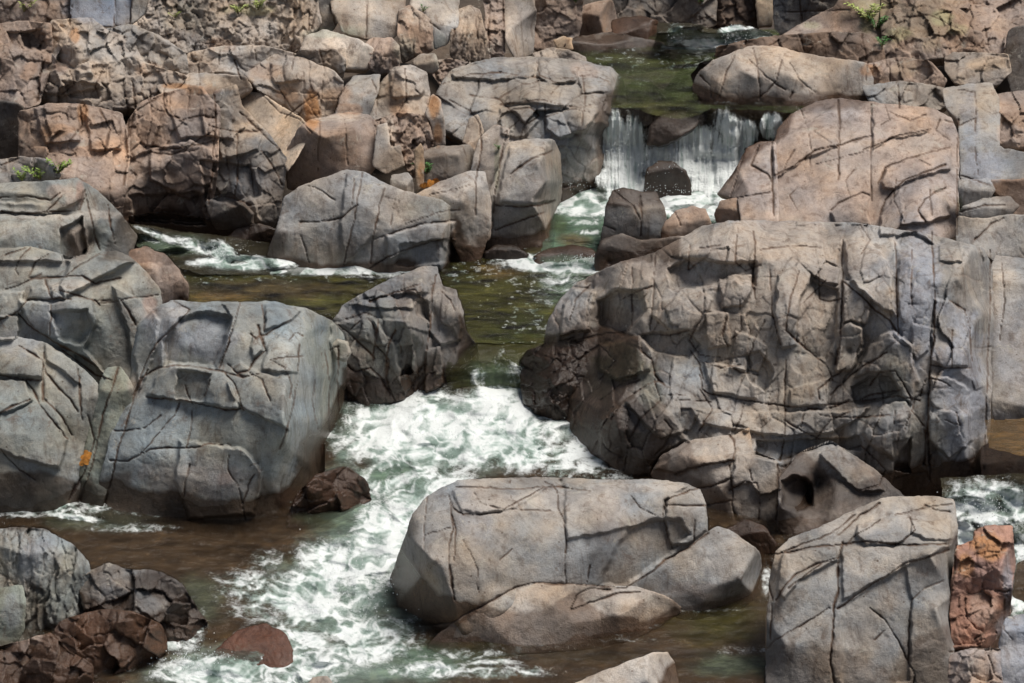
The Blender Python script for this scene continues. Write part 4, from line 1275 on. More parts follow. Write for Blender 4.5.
rock('boulder', 'rounded pale-topped block with a polygonal crack pattern under the big boulder', '650,476 660,456 690,440 735,435 750,427 752,450 778,461 784,480 783,527 770,534 745,530 712,520 684,496',
     '700,446,-15,62 745,436,10,60 735,460,0,55 690,475,-15,32 745,480,0,35 765,500,10,30 710,508,-20,10 760,520,0,5', 'warm', ypins='745,524,18.75 690,495,19.1', cat='boulder', group=GB, rough=.8, off=-.1)
rock('boulder', 'smooth brown scooped rock holding a small pothole', '778,478 800,452 830,440 872,468 908,498 884,522 840,545 788,545 778,528',
     '820,455,-15,55 850,475,0,55 790,470,-20,40 800,488,60,30 822,500,-50,40 845,505,-10,60 805,525,0,25 850,520,0,50', 'dgrey', ypins='800,535,18.4 850,480,19.1', group=GB, soft=4, off=-.05, wl=0, wh=.15)
rock('boulder', 'small round wet brown stone wedged below the crack-patterned block', '724,530 745,519 765,526 778,545 772,566 752,566', '750,526,-10,60 755,545,0,15', 'brown', ypins='755,560,18.0', group=GB, cat='boulder', wl=0, wh=1)
rock('bank_rock', 'stack of pale jointed blocks at the end of the great boulder', '991,254 1064,262 1064,425 992,425', '1010,260,0,70 1010,300,0,30 1005,350,-5,30 1010,390,0,45 1005,412,0,5', 'grey', ypins='1010,420,20.3', group=GR, rough=.8)
rock('bank_rock', 'low pale shelf below the small still pond', '980,448 992,440 1024,450 1064,452 1064,498 1000,500 982,492', '1005,452,0,70 1005,475,0,25', 'warm', ypins='1005,492,19.0', group=GR, wl=.2, wh=.2)

# ---------------- near right
rock('boulder', 'largest foreground boulder in midstream, smooth and grey with a looping crack',
     '379,606 384,588 395,563 404,538 412,514 425,497 443,487 458,480 500,478 540,477 600,479 650,479 686,483 700,489 706,503 708,526 692,547 666,562 626,588 600,590 560,592 520,598 480,622 460,640 425,640 398,628 382,620',
     '500,484,-5,75 600,484,0,76 670,488,5,74 430,502,-30,55 440,530,-25,42 405,570,-60,15 430,590,-45,8 480,500,-8,55 500,540,-8,42 560,510,-3,52 540,560,-5,36 470,580,-12,28 620,500,0,55 650,510,0,50 625,545,25,22,4 600,570,20,20 655,555,25,25 580,540,5,38 690,505,10,55 690,530,15,42',
     'grey', pins='400,616,0 440,626,0 470,616,0 383,604,.06 388,585,.22 396,567,.42 413,517,.9', ypins='560,590,17.3 690,545,17.9 560,481,18.9', cat='boulder', group=GB, soft=3, rough=.6, bulge=.10, wh=.06, dip=5, rim=9, wy0=530)
rock('boulder', 'five-sided smooth grey block leaning on the largest foreground boulder', '618,596 640,578 665,562 690,546 708,530 718,525 736,533 760,552 763,588 745,603 722,610 690,616 650,606',
     '720,534,0,62 690,570,-8,45 730,565,5,42 757,575,55,15,-3 670,595,-5,25 735,598,15,-5,-2', 'grey', pins='700,612,0 755,600,0', ypins='650,598,17.25', cat='boulder', group=GB, soft=3, rough=.5, wh=.03, dip=5, off=-.05, wy0=560)
rock('boulder', 'low flat slab at the waterline in front of the largest foreground boulder', '425,645 455,620 490,598 540,583 600,585 636,586 666,596 683,607 662,622 640,634 600,644 560,648 500,652 450,654',
     '500,604,-5,55 560,592,0,60 540,620,0,30 630,596,0,65 640,615,5,30 590,605,-8,50 600,632,0,15 470,635,-5,30 660,615,15,5', 'warm', pins='450,650,0 520,648,0 580,644,0 640,632,0 675,612,0', cat='boulder', group=GB, rough=.6, wh=.04, off=-.1, dip=4)
rock('boulder', 'pale rounded stone rising from the bottom edge of the picture', '556,695 585,678 620,664 655,652 668,652 675,664 682,700 700,740 560,740', '620,672,-15,62 672,675,50,30 630,700,0,40', 'pale', pins='600,735,0 680,735,0', cat='boulder', group=GB, rough=.5)
rock('boulder', 'tall square faced grey block scored by diagonal cracks, nearest the corner',
     '764,740 765,660 767,620 769,580 775,552 790,537 820,526 845,514 870,502 890,496 935,496 955,499 958,540 957,600 954,660 953,740',
     '800,540,-15,62 850,520,-5,68 910,502,0,72 930,525,5,66 880,530,0,55 800,560,-12,45 860,575,0,40 920,580,3,42 800,610,-5,35 860,630,0,28 920,630,0,30 770,590,-60,25,-6 768,650,-60,15,-8 950,560,60,20,-4 953,620,60,10,-5 860,670,0,12 915,670,5,15 800,670,-5,12',
     'grey', ypins='860,720,15.0 800,720,15.05 930,720,15.0', cat='boulder', group=GB, rough=.7, soft=3, bulge=.08, wy0=610)
rock('boulder', 'upright salmon pink block with an orange top beside the tall square block', '950,598 956,546 973,540 974,530 985,526 1013,524 1015,560 1012,600 1007,640 1001,652 970,656 950,654',
     '995,532,0,65 990,560,-3,42 960,575,20,30 1000,585,-30,35 975,610,-3,38 1008,570,60,20,-2 1003,625,60,10,-3 960,560,-5,60', 'red', ypins='975,650,16.0', cat='boulder', group=GB, rough=1.5, frac=(22, .5, .05))
rock('boulder', 'pink broken lump under the upright salmon block', '944,740 949,655 970,648 1000,648 1004,690 1002,740', '975,655,0,62 970,675,-10,40 995,680,20,30', 'pink', ypins='975,720,15.0', cat='boulder', group=GB, frac=FR)
rock('boulder', 'bluish rounded stones stacked at the corner beside the pink lump', '998,642 1006,617 1024,614 1064,614 1064,740 1000,740', '1015,622,0,68 1014,636,0,25 1015,652,0,55 1015,675,0,35', 'blue', ypins='1015,720,15.0', cat='boulder', group=GB)

# ---------------- left bank
rock('bank_rock', 'weathered top ledge carrying the small green ferns', '-40,165 18,156 50,159 62,175 50,192 -40,196', '20,163,0,60 40,175,0,25 5,180,-10,45', 'grey', group=GL, ypins='20,188,22.9', frac=FR)
rock('bank_rock', 'layered grey-green ledge with an orange corner and dark inner cleft', '-40,188 20,182 55,180 78,178 96,190 113,205 124,218 137,236 134,252 120,268 60,268 -40,262',
     '20,188,0,70 20,202,0,30 50,204,0,25 20,217,0,72 30,238,0,38 75,218,0,50 70,190,20,60 84,200,50,30 82,235,70,-5,-4 100,220,20,50 105,245,10,20 120,235,40,25 60,240,0,20', 'gblue', group=GL, ypins='60,262,21.5', rough=.9)
rock('boulder', 'small tilted dark stone at the edge of the side inflow', '126,252 146,246 166,254 179,269 190,288 181,302 160,304 140,292 128,272', '150,256,10,55 165,275,40,35 145,275,-10,30 180,292,30,10', 'dwarm', pins='180,298,.45', cat='boulder', group=GL)
rock('boulder', 'broad shoulder of cracked grey rock with a dark shaded hollow face', '-40,250 30,246 52,251 70,257 100,253 116,251 131,257 146,271 160,290 164,312 162,345 145,390 134,405 112,400 80,380 40,360 -40,360',
     '20,256,0,65 60,265,0,58 100,260,0,62 20,285,-5,50 60,283,-5,62 35,300,-15,50 110,275,-20,48 140,270,20,40 90,292,-10,62 115,300,20,10 55,312,-30,40 75,325,-10,0 85,340,0,-5 10,335,-20,45 145,300,40,15 125,335,15,12 135,375,15,15 20,300,-10,45', 'gblue', group=GL, cat='boulder', rough=.9, ypins='60,370,19.9 135,395,19.7 70,252,21.2', soft=3)
rock('boulder', 'big rounded greenish boulder with curved cracks at the frame edge', '-40,340 15,336 45,342 76,362 98,382 108,402 104,440 98,475 82,505 55,525 -40,525',
     '25,355,-10,58 50,360,0,60 20,372,-20,45 60,380,5,50 85,385,20,50 88,410,25,15 15,392,-20,58 55,405,5,45 75,430,25,25 20,420,-15,52 45,435,25,30 20,450,-5,30 60,460,35,15 20,490,0,5 50,495,25,0', 'gblue', pins='20,508,0 60,512,0', cat='boulder', group=GL, rough=.7, wh=.12, soft=3, off=-.05)
rock('boulder', 'narrow slabs jammed in the rusty gap between two large boulders', '66,512 84,452 94,400 106,368 120,366 134,385 132,402 122,440 108,480 100,512', '112,375,0,60 100,410,-20,30 115,410,10,20 95,450,-20,25 105,470,10,10 85,490,-20,20', 'green', pins='85,508,0', cat='boulder', group=GL, rough=.9, off=.05)
rock('boulder', 'great square block, bluish above and greenish on its streaked side',
     '90,512 104,462 114,420 129,392 132,352 138,326 154,308 172,301 230,302 270,301 305,308 331,320 344,334 347,370 347,420 352,455 354,478 340,490 318,484 302,500 288,530 260,535 230,532 180,525 135,518',
     '190,308,-5,72 250,306,0,70 300,316,10,60 150,330,-40,45 165,350,-30,42 200,335,-15,52 195,360,-8,12 215,348,0,5 250,325,0,50 255,350,-8,55 285,335,0,48 275,385,-8,48 160,390,-20,48 180,385,0,35 195,388,10,10 222,395,-12,42 270,400,-5,40 205,375,0,60 140,430,-15,42 200,430,-5,42 260,430,0,40 200,460,-5,50 225,470,-15,38 150,480,-10,30 190,495,-8,15 250,475,10,35 265,500,20,10 225,500,-5,12 312,350,62,24,6 330,340,60,40 308,400,65,14,8 320,440,65,8,8 338,400,70,10 340,460,50,15 290,480,50,10',
     'gblue', pins='120,508,0 180,516,0 240,524,0 285,516,0', ypins='240,305,20.0', cat='boulder', group=GL, rough=.8, soft=2, bulge=.06, wh=.26, thick=1.2)
rock('boulder', 'wet brown rocks at the foot of the great square block', '285,520 296,495 315,474 345,466 364,478 372,490 352,502 328,514 305,524', '320,484,10,50 345,480,20,45 330,500,20,25 305,505,10,20', 'brown', pins='350,500,0 310,522,0', cat='boulder', group=GL, wh=.7, off=-.1, frac=FR)
rock('boulder', 'wedge topped boulder with striped front beside the white chute', '328,326 344,304 370,289 395,277 424,265 438,267 442,285 456,290 463,310 466,330 477,345 482,378 474,390 450,398 425,404 395,414 358,412 342,400 332,370',
     '405,280,-30,62 380,295,-20,70 400,298,-5,72 435,290,40,30 450,300,20,45 425,320,60,10 360,318,-10,60 350,335,-15,32 385,330,0,32 365,350,-10,30 400,345,10,25 385,375,5,15 355,390,-15,40 365,405,-10,20 410,370,30,15 420,390,10,20 452,330,30,12 445,360,10,10 465,365,55,15 460,385,40,0', 'dgrey', pins='365,408,0 395,410,0 430,400,0 470,386,0', ypins='428,268,22.5 345,308,22.0', cat='boulder', group=GB, rough=.9, frac=(30, .25, .03), stretch=(.8, 1.4), wh=.3)
rock('boulder', 'small rounded knob at the flank of the great square block', '330,345 338,338 348,342 352,352 345,362 334,358', '341,350,-10,40', 'grey', ypins='341,356,20.6', cat='boulder', group=GL)
rock('boulder', 'fluted blue-grey block in the near corner with dark vertical clefts', '-40,532 12,527 45,529 72,544 88,560 95,580 92,608 72,624 50,640 20,655 -40,660',
     '25,535,0,65 60,545,10,60 15,570,-5,22 45,575,0,20 60,590,10,18 80,590,35,15 30,615,0,15 75,560,30,35', 'gblue', ypins='20,645,16.4 80,612,16.8', cat='boulder', group=GL, frac=(16, .5, .06), stretch=(.7, 3))
rock('boulder', 'small pale wedge at the frame edge in front of the fluted block', '-40,592 22,584 27,600 25,630 10,655 -40,660', '5,594,0,65 10,620,-10,30', 'green', ypins='5,650,16.2', cat='boulder', group=GL, soft=1.5)
rock('boulder', 'long ridged stone sloping from the fluted block into the rapids', '78,575 108,562 125,568 160,571 182,584 192,600 208,622 200,645 172,645 150,625 110,614 85,612',
     '115,572,-5,60 150,576,0,60 135,595,-5,45 175,590,25,40 180,605,20,25 195,625,30,10 100,600,-5,40 160,610,0,25', 'dgrey', pins='200,640,0 175,644,0', ypins='90,610,16.9', cat='boulder', group=GL, frac=FR, wh=.3)
rock('boulder', 'glossy wet brown boulder split by a pale vein in the near corner', '42,650 60,620 100,609 132,611 162,624 168,642 152,660 120,666 90,672 55,668',
     '100,618,-5,60 70,635,-25,45 110,640,0,22 140,635,10,25 155,645,30,10', 'dwarm', ypins='70,665,16.0', pins='140,662,0', cat='boulder', group=GL, soft=3, wh=1, frac=(30, .55, .06))
rock('boulder', 'brown hollowed rocks at the very bottom corner of the near bank', '-40,655 25,640 50,632 70,650 94,665 98,740 -40,740', '25,650,0,50 10,665,-10,35 60,665,10,60 50,690,0,40 85,680,20,20', 'dwarm', ypins='40,720,15.0', cat='boulder', group=GL, wl=0, wh=.4, frac=(30, .55, .06))
rock('boulder', 'red-brown stone just breaking the surface in the near rapids', '212,652 238,630 266,623 287,634 294,652 280,672 248,668', '250,640,0,68 255,655,0,50', 'red', pins='225,655,.0 280,664,.0 260,628,.015', cat='boulder', group=GB, wh=2, bulge=.05)
rock('boulder', 'tiny pale stone tip at the bottom edge amid white foam', '296,700 312,678 326,675 340,690 345,715 300,715', '318,682,0,62', 'warm', pins='300,712,0', cat='boulder', group=GB, wh=.02)
# ------------------------------------------------------------------ water
WC = dict(brown=(.048, .031, .018), olive=(.046, .044, .012), green=(.085, .135, .095), aqua=(.22, .31, .265), dark=(.028, .024, .014), deep=(.035, .045, .014), amber=(.11, .065, .025))


def water(name, outline, zpins, base, tints, foams, mat, flow=(0, 1), amp=.02, vs=12, calm=1.0, collar=.35, flecks=0, label=None, power=3.0, step=1.0, kind='structure', zprof=None):
    poly = pts(outline)
    xs = [p[0] for p in poly]; ys = [p[1] for p in poly]
    X, Y = np.meshgrid(np.arange(min(xs) - 2, max(xs) + 3, step), np.arange(min(ys) - 2, max(ys) + 3, step))
    WX, WY = warp(X, Y)
    d = sdf(WX, WY, poly)
    mask = d > -.7
    zp = [tuple(float(v) for v in q.split(',')) for q in zpins.split()]
    num = 0; den = 0
    for x, y, z in zp:
        w = 1 / (((X - x) * .8) ** 2 + (2.2 * (Y - y)) ** 2 + 16) ** (power / 2)
        num = num + w * z; den = den + w
    Z = num / den
    if zprof:
        pr = pts(zprof)
        yy = Y + (3.0 if calm == 0 else .8) * fbm(X / 9, X * 0 + 3, 3, 161) + 1.5 * fbm(X / 20, Y / 40, 3, 162)
        Z = np.interp(yy, [p[0] for p in pr], [p[1] for p in pr])
    tint = np.ones(X.shape + (3,)) * np.array(WC[base])
    for t in tints.split():
        c, x, y, ra, rb, st = t.split(','); x, y, ra, rb, st = map(float, (x, y, ra, rb, st))
        q = np.hypot((X - x) / ra, (Y - y) / rb) + .35 * fbm(X / 18, Y / 12, 4, 171)
        k = (st * sstep(1.2, .3, q))[..., None]
        tint = tint * (1 - k) + np.array(WC[c]) * k
    foam = np.zeros(X.shape)
    fl = np.hypot(*flow); ca, sa = flow[0] / fl, flow[1] / fl
    U = X * ca + Y * sa; V = -X * sa + Y * ca
    n = fbm(U / 3 / vs + .9 * fbm(X / 30, Y / 30, 2, 7), V / vs + .5 * fbm(X / 26, Y / 20, 2, 9), 5, 181, .6)
    n2 = fbm(X / 7, Y / 5, 4, 182, .65) if calm else fbm(X / 2.2, Y / 16, 3, 182, .6)
    for t in foams.split():
        x, y, ra, rb, st = map(float, t.split(',')[:5]); an = math.radians(float(t.split(',')[5])) if t.count(',') > 4 else 0
        u = (X - x) * math.cos(an) + (Y - y) * math.sin(an); v = -(X - x) * math.sin(an) + (Y - y) * math.cos(an)
        q = np.hypot(u / ra, v / rb)
        if st < 0:
            foam = foam * (1 + st * sstep(1.25, .35, q + .45 * n)); continue
        foam = np.maximum(foam, st * sstep(1.25, .35, q + .30 * n))
    f = np.clip(foam * (1 + .0) + foam * (1.25 - foam) * (.75 * n + .45 * n2), 0, 1.1)
    st_ = fbm(U / 40 + .9 * fbm(X / 28, Y / 28, 2, 17), V / 8 + 1.3 * fbm(X / 26, Y / 18, 2, 19), 5, 183, .62) if calm else .8 * fbm(X / 3.2, Y / 30, 4, 183, .6)
    lace = (1 - np.abs(fbm(X / 20 + 1.2 * fbm(X / 30, Y / 22, 3, 207), Y / 10 + 1.2 * fbm(X / 30, Y / 22, 3, 208), 4, 209, .6))) ** 3
    if calm:
        st_ = .62 * st_ + .9 * (lace - .52)
        f = f * (.72 + .5 * lace * (1.3 - .5 * np.clip(foam, 0, 1)))
    else:
        f = np.clip(f * (1.25 + .9 * fbm(X / 7 + .02 * Y, Y / 60, 3, 214, .6)), 0, 1.1); st_ = st_ + .25
    f = f * (.88 + .35 * st_)
    streak = np.clip(.56 + .95 * st_ + .35 * fbm(X / 60, Y / 40, 3, 185) + .12 * fbm(X / 4, Y / 3, 2, 186), 0, 1)
    Z = Z + .012 * fbm(X / 16, Y / 3.5, 4, 195, .65) * (1 - .6 * np.clip(foam, 0, 1)) * calm
    lump = (1 - np.abs(fbm(X / 40 + .4 * fbm(X / 40, Y / 30, 2, 200), Y / 19, 2, 199, .3))) ** 2 - .6
    Z = Z + (.045 * lump * np.clip(foam, 0, 1) if calm else 0)
    Z = Z + (.02 * fbm(X / 4, Y / 40, 4, 190) if not calm else 0)
    Z = Z + amp * (.5 + 1.6 * np.clip(foam, 0, 1)) * (fbm(X / 34, Y / 16, 2, 191, .35) + .16 * fbm(X / 12, Y / 8, 1, 192) * (.35 + foam))
    P = at_z(X, Y, Z)
    sw = (P[..., 1] - 0) / rays(X, Y)[..., 1]
    iy = np.clip((Y + 150).astype(int), 0, 999); ix = np.clip((X + 150).astype(int), 0, 1399)
    gap = blur(np.clip(DB[iy, ix] - sw, -1, 1.0), .8)
    depth = np.clip(gap, 0, 1.0)
    if flecks:
        f = np.maximum(f, flecks * sstep(.30, .42, fbm(X / 5, Y / 2.2, 2, 205) * (.6 + .8 * vnoise(X / 60, Y / 30, 206))))  # pale flecks: small bubbles, and glints painted on the calm pools
    tint = tint * (1 + (.55 + 1.0 * (flecks > 0)) * (fbm(X / 34, Y / 4.5, 4, 187, .6) + .5 * fbm(X / 12, Y / 2.2, 3, 197)) * calm)[..., None]  # ripple highlights painted into the tint as long light and dark streaks
    near = np.exp(-np.clip(gap, 0, 1) / .10) * (gap > -.15)
    f = np.clip(f + collar * near * sstep(-.1, .5, fbm(X / 8, Y / 4, 3, 188) + .25 * fbm(X / 40, Y / 40, 2, 189)), 0, 1.1)
    o = mesh_from_grid(name, P, mask, {'tint': np.clip(tint, .004, 1), 'foam': f, 'streak': streak, 'depth': depth}, mat, False)
    tag(o, None, None, None, kind)
    return o


CALM = water_material('calm_river_water', .86, .05, .06)
FAST = water_material('white_river_water', .90, .08, .03, (4, 4, 4))
FALL = water_material('falling_water', .35, .12, .05, (9, 9, 1.5))

water('upper_pool_water', '560,46 640,45 660,30 700,30 775,30 790,45 760,52 700,62 690,75 700,104 720,106 830,106 830,112 790,113 762,109 735,110 712,108 700,114 682,119 655,116 640,110 618,107 604,110 590,110 560,60',
      '640,60,1.6 640,100,1.6 560,55,1.6 720,108,1.6 800,110,1.6 700,50,1.6 740,44,1.62 690,44,1.62 650,48,1.6 620,114,1.57 720,118,1.56 800,118,1.55', 'deep',
      'green,710,47,50,7,.7 amber,650,112,60,14,.2 olive,650,60,60,14,.4', '725,45,60,6,1.4 690,47,36,4,1.1 755,38,20,8,1.1 640,62,6,3,.3 640,82,14,6,.22 620,108,20,3,.25', CALM, (1, 0), .014, flecks=.35, step=.75)
water('far_cascade_water', '658,22 700,24 716,30 740,24 772,34 776,44 720,48 655,46', '660,30,2.0 690,24,2.1 690,44,1.62 660,44,1.62 740,26,1.95 740,42,1.64 770,42,1.64 715,30,1.95 715,44,1.63', 'dark', '', '676,34,10,12,1.1 735,34,20,11,1.3 725,43,55,6,1.4 695,38,10,5,.4 752,32,8,8,.8', FAST, (0, 1), .05, step=.75)
water('waterfall_water', '598,114 604,103 640,103 700,102 790,102 800,108 792,128 760,150 740,170 722,200 700,212 640,208 600,204 595,190',
      '600,195,.62 640,195,.62 700,195,.62 730,185,.65 605,112,1.56 640,112,1.56 700,112,1.56 750,112,1.56 790,112,1.56 620,150,1.12 700,150,1.15 740,150,1.12 650,172,.9 620,175,.82 700,172,.86 770,130,1.35 660,130,1.38 620,130,1.38 720,130,1.38',
      'dark', 'green,604,190,14,30,.3 brown,665,130,28,16,.5 brown,760,112,50,8,.6', '615,150,15,44,1.15 634,150,14,40,1.1 650,160,26,20,1.0 690,156,40,26,1.15 668,148,44,12,.9,-30 700,138,30,16,.9 734,144,13,30,1.1 745,134,14,16,1.1 771,126,12,15,1.3 724,122,12,18,.9 725,162,30,22,1.1 700,175,60,18,1.3 620,178,30,16,1.2 640,185,44,12,1 700,182,44,12,1 640,196,44,8,1.1 715,190,20,12,1', FALL, (0, 1), .015, calm=0, vs=3.2, step=.75, zprof='100,1.59 106,1.57 112,1.53 120,1.44 130,1.30 145,1.08 160,.90 175,.77 188,.67 200,.62 215,.59')
water('plunge_pool_water', '545,175 600,180 740,178 725,222 700,240 600,262 540,262 548,210', '600,190,.6 700,190,.62 560,185,.6 570,215,.58 620,215,.6 700,215,.6 590,235,.57 560,250,.52 600,252,.5 660,240,.57', 'green',
      'aqua,600,215,40,10,.5 green,585,228,30,12,.9 deep,560,225,12,14,.6 amber,575,240,20,8,.7', '640,192,110,22,2.0 690,200,60,22,1.9 575,201,36,13,1.3 585,210,40,8,1.0 585,222,24,5,.5 575,182,14,3,.7,35 700,216,20,12,.9 600,186,30,8,1 590,232,20,4,.5', FAST, (1, .2), .03, step=.75)
CH = '325,.45 340,.447 350,.425 360,.37 370,.28 380,.17 390,.07 400,-.02'
water('middle_pool_water', '150,258 260,262 470,262 520,246 600,250 640,262 600,285 560,320 545,345 545,343 450,343 340,330 330,316 180,316 160,300',
      '200,280,.45 300,270,.45 400,280,.45 470,300,.45 250,300,.45 550,300,.45 500,330,.45 500,268,.45 560,268,.46 600,262,.48 560,252,.50 520,348,.45 480,350,.45 450,340,.44 340,318,.45 540,345,.44 620,258,.49', 'olive',
      'brown,260,290,120,12,.7 amber,215,298,60,6,.5 green,575,285,40,26,.65 green,520,360,50,16,.5 aqua,560,266,50,8,.6 amber,500,270,30,12,.6 deep,520,330,50,20,.6 dark,300,312,90,7,.5 olive,480,320,40,20,.4',
      '330,270,120,5.5,1.2 250,268,60,6,1.2 190,262,30,5,.6 560,263,70,10,1.5 590,266,40,8,1.3 560,280,26,16,.55 500,392,40,8,.9 490,375,20,12,.35 515,370,16,16,.3 545,300,14,16,.3 380,275,60,4,.5 530,258,30,5,.8', CALM, (1, .1), .022, flecks=.38, step=.75)
water('chute_water', '452,334 545,334 548,372 540,400 450,400 446,370', '500,350,.4', 'olive', 'green,500,375,40,20,.5 dark,480,350,30,8,.4', '500,393,44,8,.95 478,378,10,14,.45 515,374,14,18,.4 500,360,8,20,.3', FAST, (0, 1), .006, calm=.4, vs=5, step=.75, zprof=CH)
water('side_inflow_water', '128,224 150,226 185,232 225,236 270,244 310,262 300,274 200,274 180,268 150,256 130,240', '135,230,.85 150,245,.7 180,238,.74 180,258,.55 220,250,.55 220,268,.46 260,268,.46 250,252,.5 300,270,.45 200,240,.68', 'dark',
      'green,170,245,40,12,.5', '160,236,30,4,.75,22 195,246,26,8,.75,20 222,252,18,12,1.05,30 245,263,60,8,1.5 215,262,20,4,.9 150,240,14,3,.6,20', FAST, (1, .3), .045, step=.75)
water('lower_pool_water', '-60,490 60,490 300,490 325,470 325,395 395,388 470,380 540,380 620,415 640,470 680,500 800,530 950,560 1080,560 1080,800 -60,800',
      '350,405,.0 450,400,.04 530,400,.04 480,384,.10 520,384,.10 500,378,.16 400,420,0 500,440,.04 440,460,.04 380,500,0 300,560,0 350,600,-.02 250,650,0 100,540,0 0,520,0 700,560,0 600,500,0 600,640,0 700,640,0 500,660,0 300,760,0 100,760,0 700,760,0 -40,600,0 360,540,.05', 'brown',
      'aqua,440,430,130,45,.8 aqua,370,520,70,70,.7 green,400,480,40,16,.9 aqua,350,590,80,60,.75 green,345,600,30,40,.5 aqua,300,670,180,30,.6 green,430,660,60,24,.7 green,200,600,30,30,.3 amber,230,640,30,14,.3 deep,480,650,50,14,.5 olive,720,620,60,30,.7 green,730,665,50,14,.4 dark,560,655,90,10,.4 green,100,520,70,12,.3 dark,130,505,120,7,.5 amber,330,500,30,16,.5 deep,330,520,40,16,.5 deep,290,560,40,12,.2',
      '440,430,125,46,1.3 500,400,52,20,1.2 380,420,44,20,1.1 520,450,44,26,1.1 400,470,60,26,.85,-25 430,520,60,70,1.15,60 385,540,40,50,1.1 350,560,70,26,.85 330,590,60,44,.9 300,615,50,20,.75,35 270,560,24,14,.4 240,590,40,8,.55,30 250,610,30,12,.5 360,640,70,30,.85 300,665,60,24,.9 220,672,75,20,1.1 180,640,24,18,.7 200,625,10,22,.5 430,670,50,10,.85 470,655,60,8,.45 500,672,70,8,.6 490,662,34,5,.7 60,508,90,9,.6 75,517,40,4,.95,8 20,514,40,5,.6 130,528,60,6,.4 160,512,80,5,.3 340,470,16,10,.2 600,485,60,8,.5 560,470,20,16,.7 650,492,50,4,.45 766,580,6,18,.6 700,610,60,3,.25 640,640,60,3,.25 740,650,40,6,.25 560,630,50,4,.25 470,636,60,5,.35 395,622,24,5,.6 300,600,70,34,.95 290,640,60,20,.8 250,590,40,26,.6 330,560,40,24,.8 392,472,26,7,-.7,-15 345,508,24,8,-.55,-30 345,590,12,18,-.4 275,612,18,7,-.6,30 330,638,22,5,-.5,20 580,455,44,24,.8 560,430,24,20,.9 600,478,50,8,.4 256,648,34,14,-.7 235,600,16,8,-.5 210,625,16,14,-.5', FAST, (-.6, 1), .03)
water('pond_water', '985,420 1080,415 1080,460 1020,456 990,448', '1000,440,.55', 'amber', '', '', CALM, (1, 0), .004, power=2)
water('side_cascade_water', '940,478 1080,470 1080,640 1000,640 950,560', '960,486,.30 1000,482,.35 1040,482,.35 960,520,.05 1000,520,.10 960,545,0 1020,560,.0 1020,620,-.02 1060,520,.1', 'dark', 'aqua,1018,600,20,40,.5 green,1020,560,20,40,.5',
      '965,500,14,18,.65 990,500,30,14,.6 1015,505,14,16,.65 965,535,16,22,.85 960,542,20,5,1 1018,560,10,30,.7 1018,600,10,20,.9 985,515,30,8,.6 990,505,60,30,.95 970,545,30,10,1 1020,580,20,50,.9', FAST, (0, 1), .07)
# ------------------------------------------------------------------ the bed under everything
gw = at_y(GP[:, 0], GP[:, 1], GP[:, 2])
gb = gw.copy()
gb[:, 2] = np.where(gw[:, 1] < 23, -.4, np.where(gw[:, 1] < 25, np.minimum(gw[:, 2] - .8, .1), gw[:, 2] - .9))
gb[(GP[:, 0] > 610) & (GP[:, 0] < 800) & (GP[:, 1] > 85) & (GP[:, 1] < 245), 2] = -1.0
low = [(380, 500), (450, 440), (300, 600), (600, 620), (700, 590), (500, 680), (200, 560), (300, 670), (150, 530), (700, 660), (50, 520), (420, 560)]
lw = at_z(np.array([a for a, b in low], float), np.array([b for a, b in low], float), np.full(len(low), 0.0)) - np.array([0, 0, .25])
low += [(a, b) for a in (-40, 100, 300, 500, 700, 900, 1060) for b in (700, 760, 900)]
low += [(980, 560), (1040, 520), (1040, 580), (860, 620)]
lw = at_z(np.array([a for a, b in low], float), np.array([b for a, b in low], float), np.full(len(low), -.35))
mid = [(230, 290), (400, 282), (500, 300), (560, 290), (300, 305)]
mw = at_z(np.array([a for a, b in mid], float), np.array([b for a, b in mid], float), np.full(len(mid), .45)) - np.array([0, 0, .1])
upl = [(640, 70), (660, 95), (700, 48), (600, 105), (720, 112)]
uw = at_z(np.array([a for a, b in upl], float), np.array([b for a, b in upl], float), np.full(len(upl), 1.6)) - np.array([0, 0, .1])
fwp = at_y(np.array([600., 620, 650, 680, 710, 740, 640, 700, 760]), np.array([190., 170, 190, 170, 190, 170, 130, 130, 135]), np.array([26.6] * 6 + [27.0] * 3)) - np.array([0, 0, .9])
BP = np.concatenate([fwp, gb, lw, mw, uw])
bx, by = np.meshgrid(np.linspace(-22, 22, 440), np.linspace(2, 46, 440))
num = 0; den = 0
for p in BP:
    w = 1 / ((bx - p[0]) ** 2 + (by - p[1]) ** 2 + .04) ** 1.6
    num = num + w * p[2]; den = den + w
bz = num / den
bz = bz + .10 * fbm(bx / .9, by / .9, 5, 401) + sstep(31, 46, by) * 9 + sstep(6.5, 20, np.abs(bx)) * 5 * sstep(8, 20, by)
bz = np.where((bx > .9) & (bx < 3.2) & (by > 25.2) & (by < 26.8), np.minimum(bz, -.1), bz)
bP = np.stack([bx, by, bz], -1)
tb = np.ones(bx.shape + (3,)) * np.array((.10, .078, .060)) * (1 + .4 * fbm(bx, by, 4, 402)[..., None])
bed = mesh_from_grid('river_bed', bP[::-1], np.ones(bx.shape, bool), {'tint': tb, 'wet': np.full(bx.shape, .3)}, ROCK, False)
tag(bed, kind='structure')
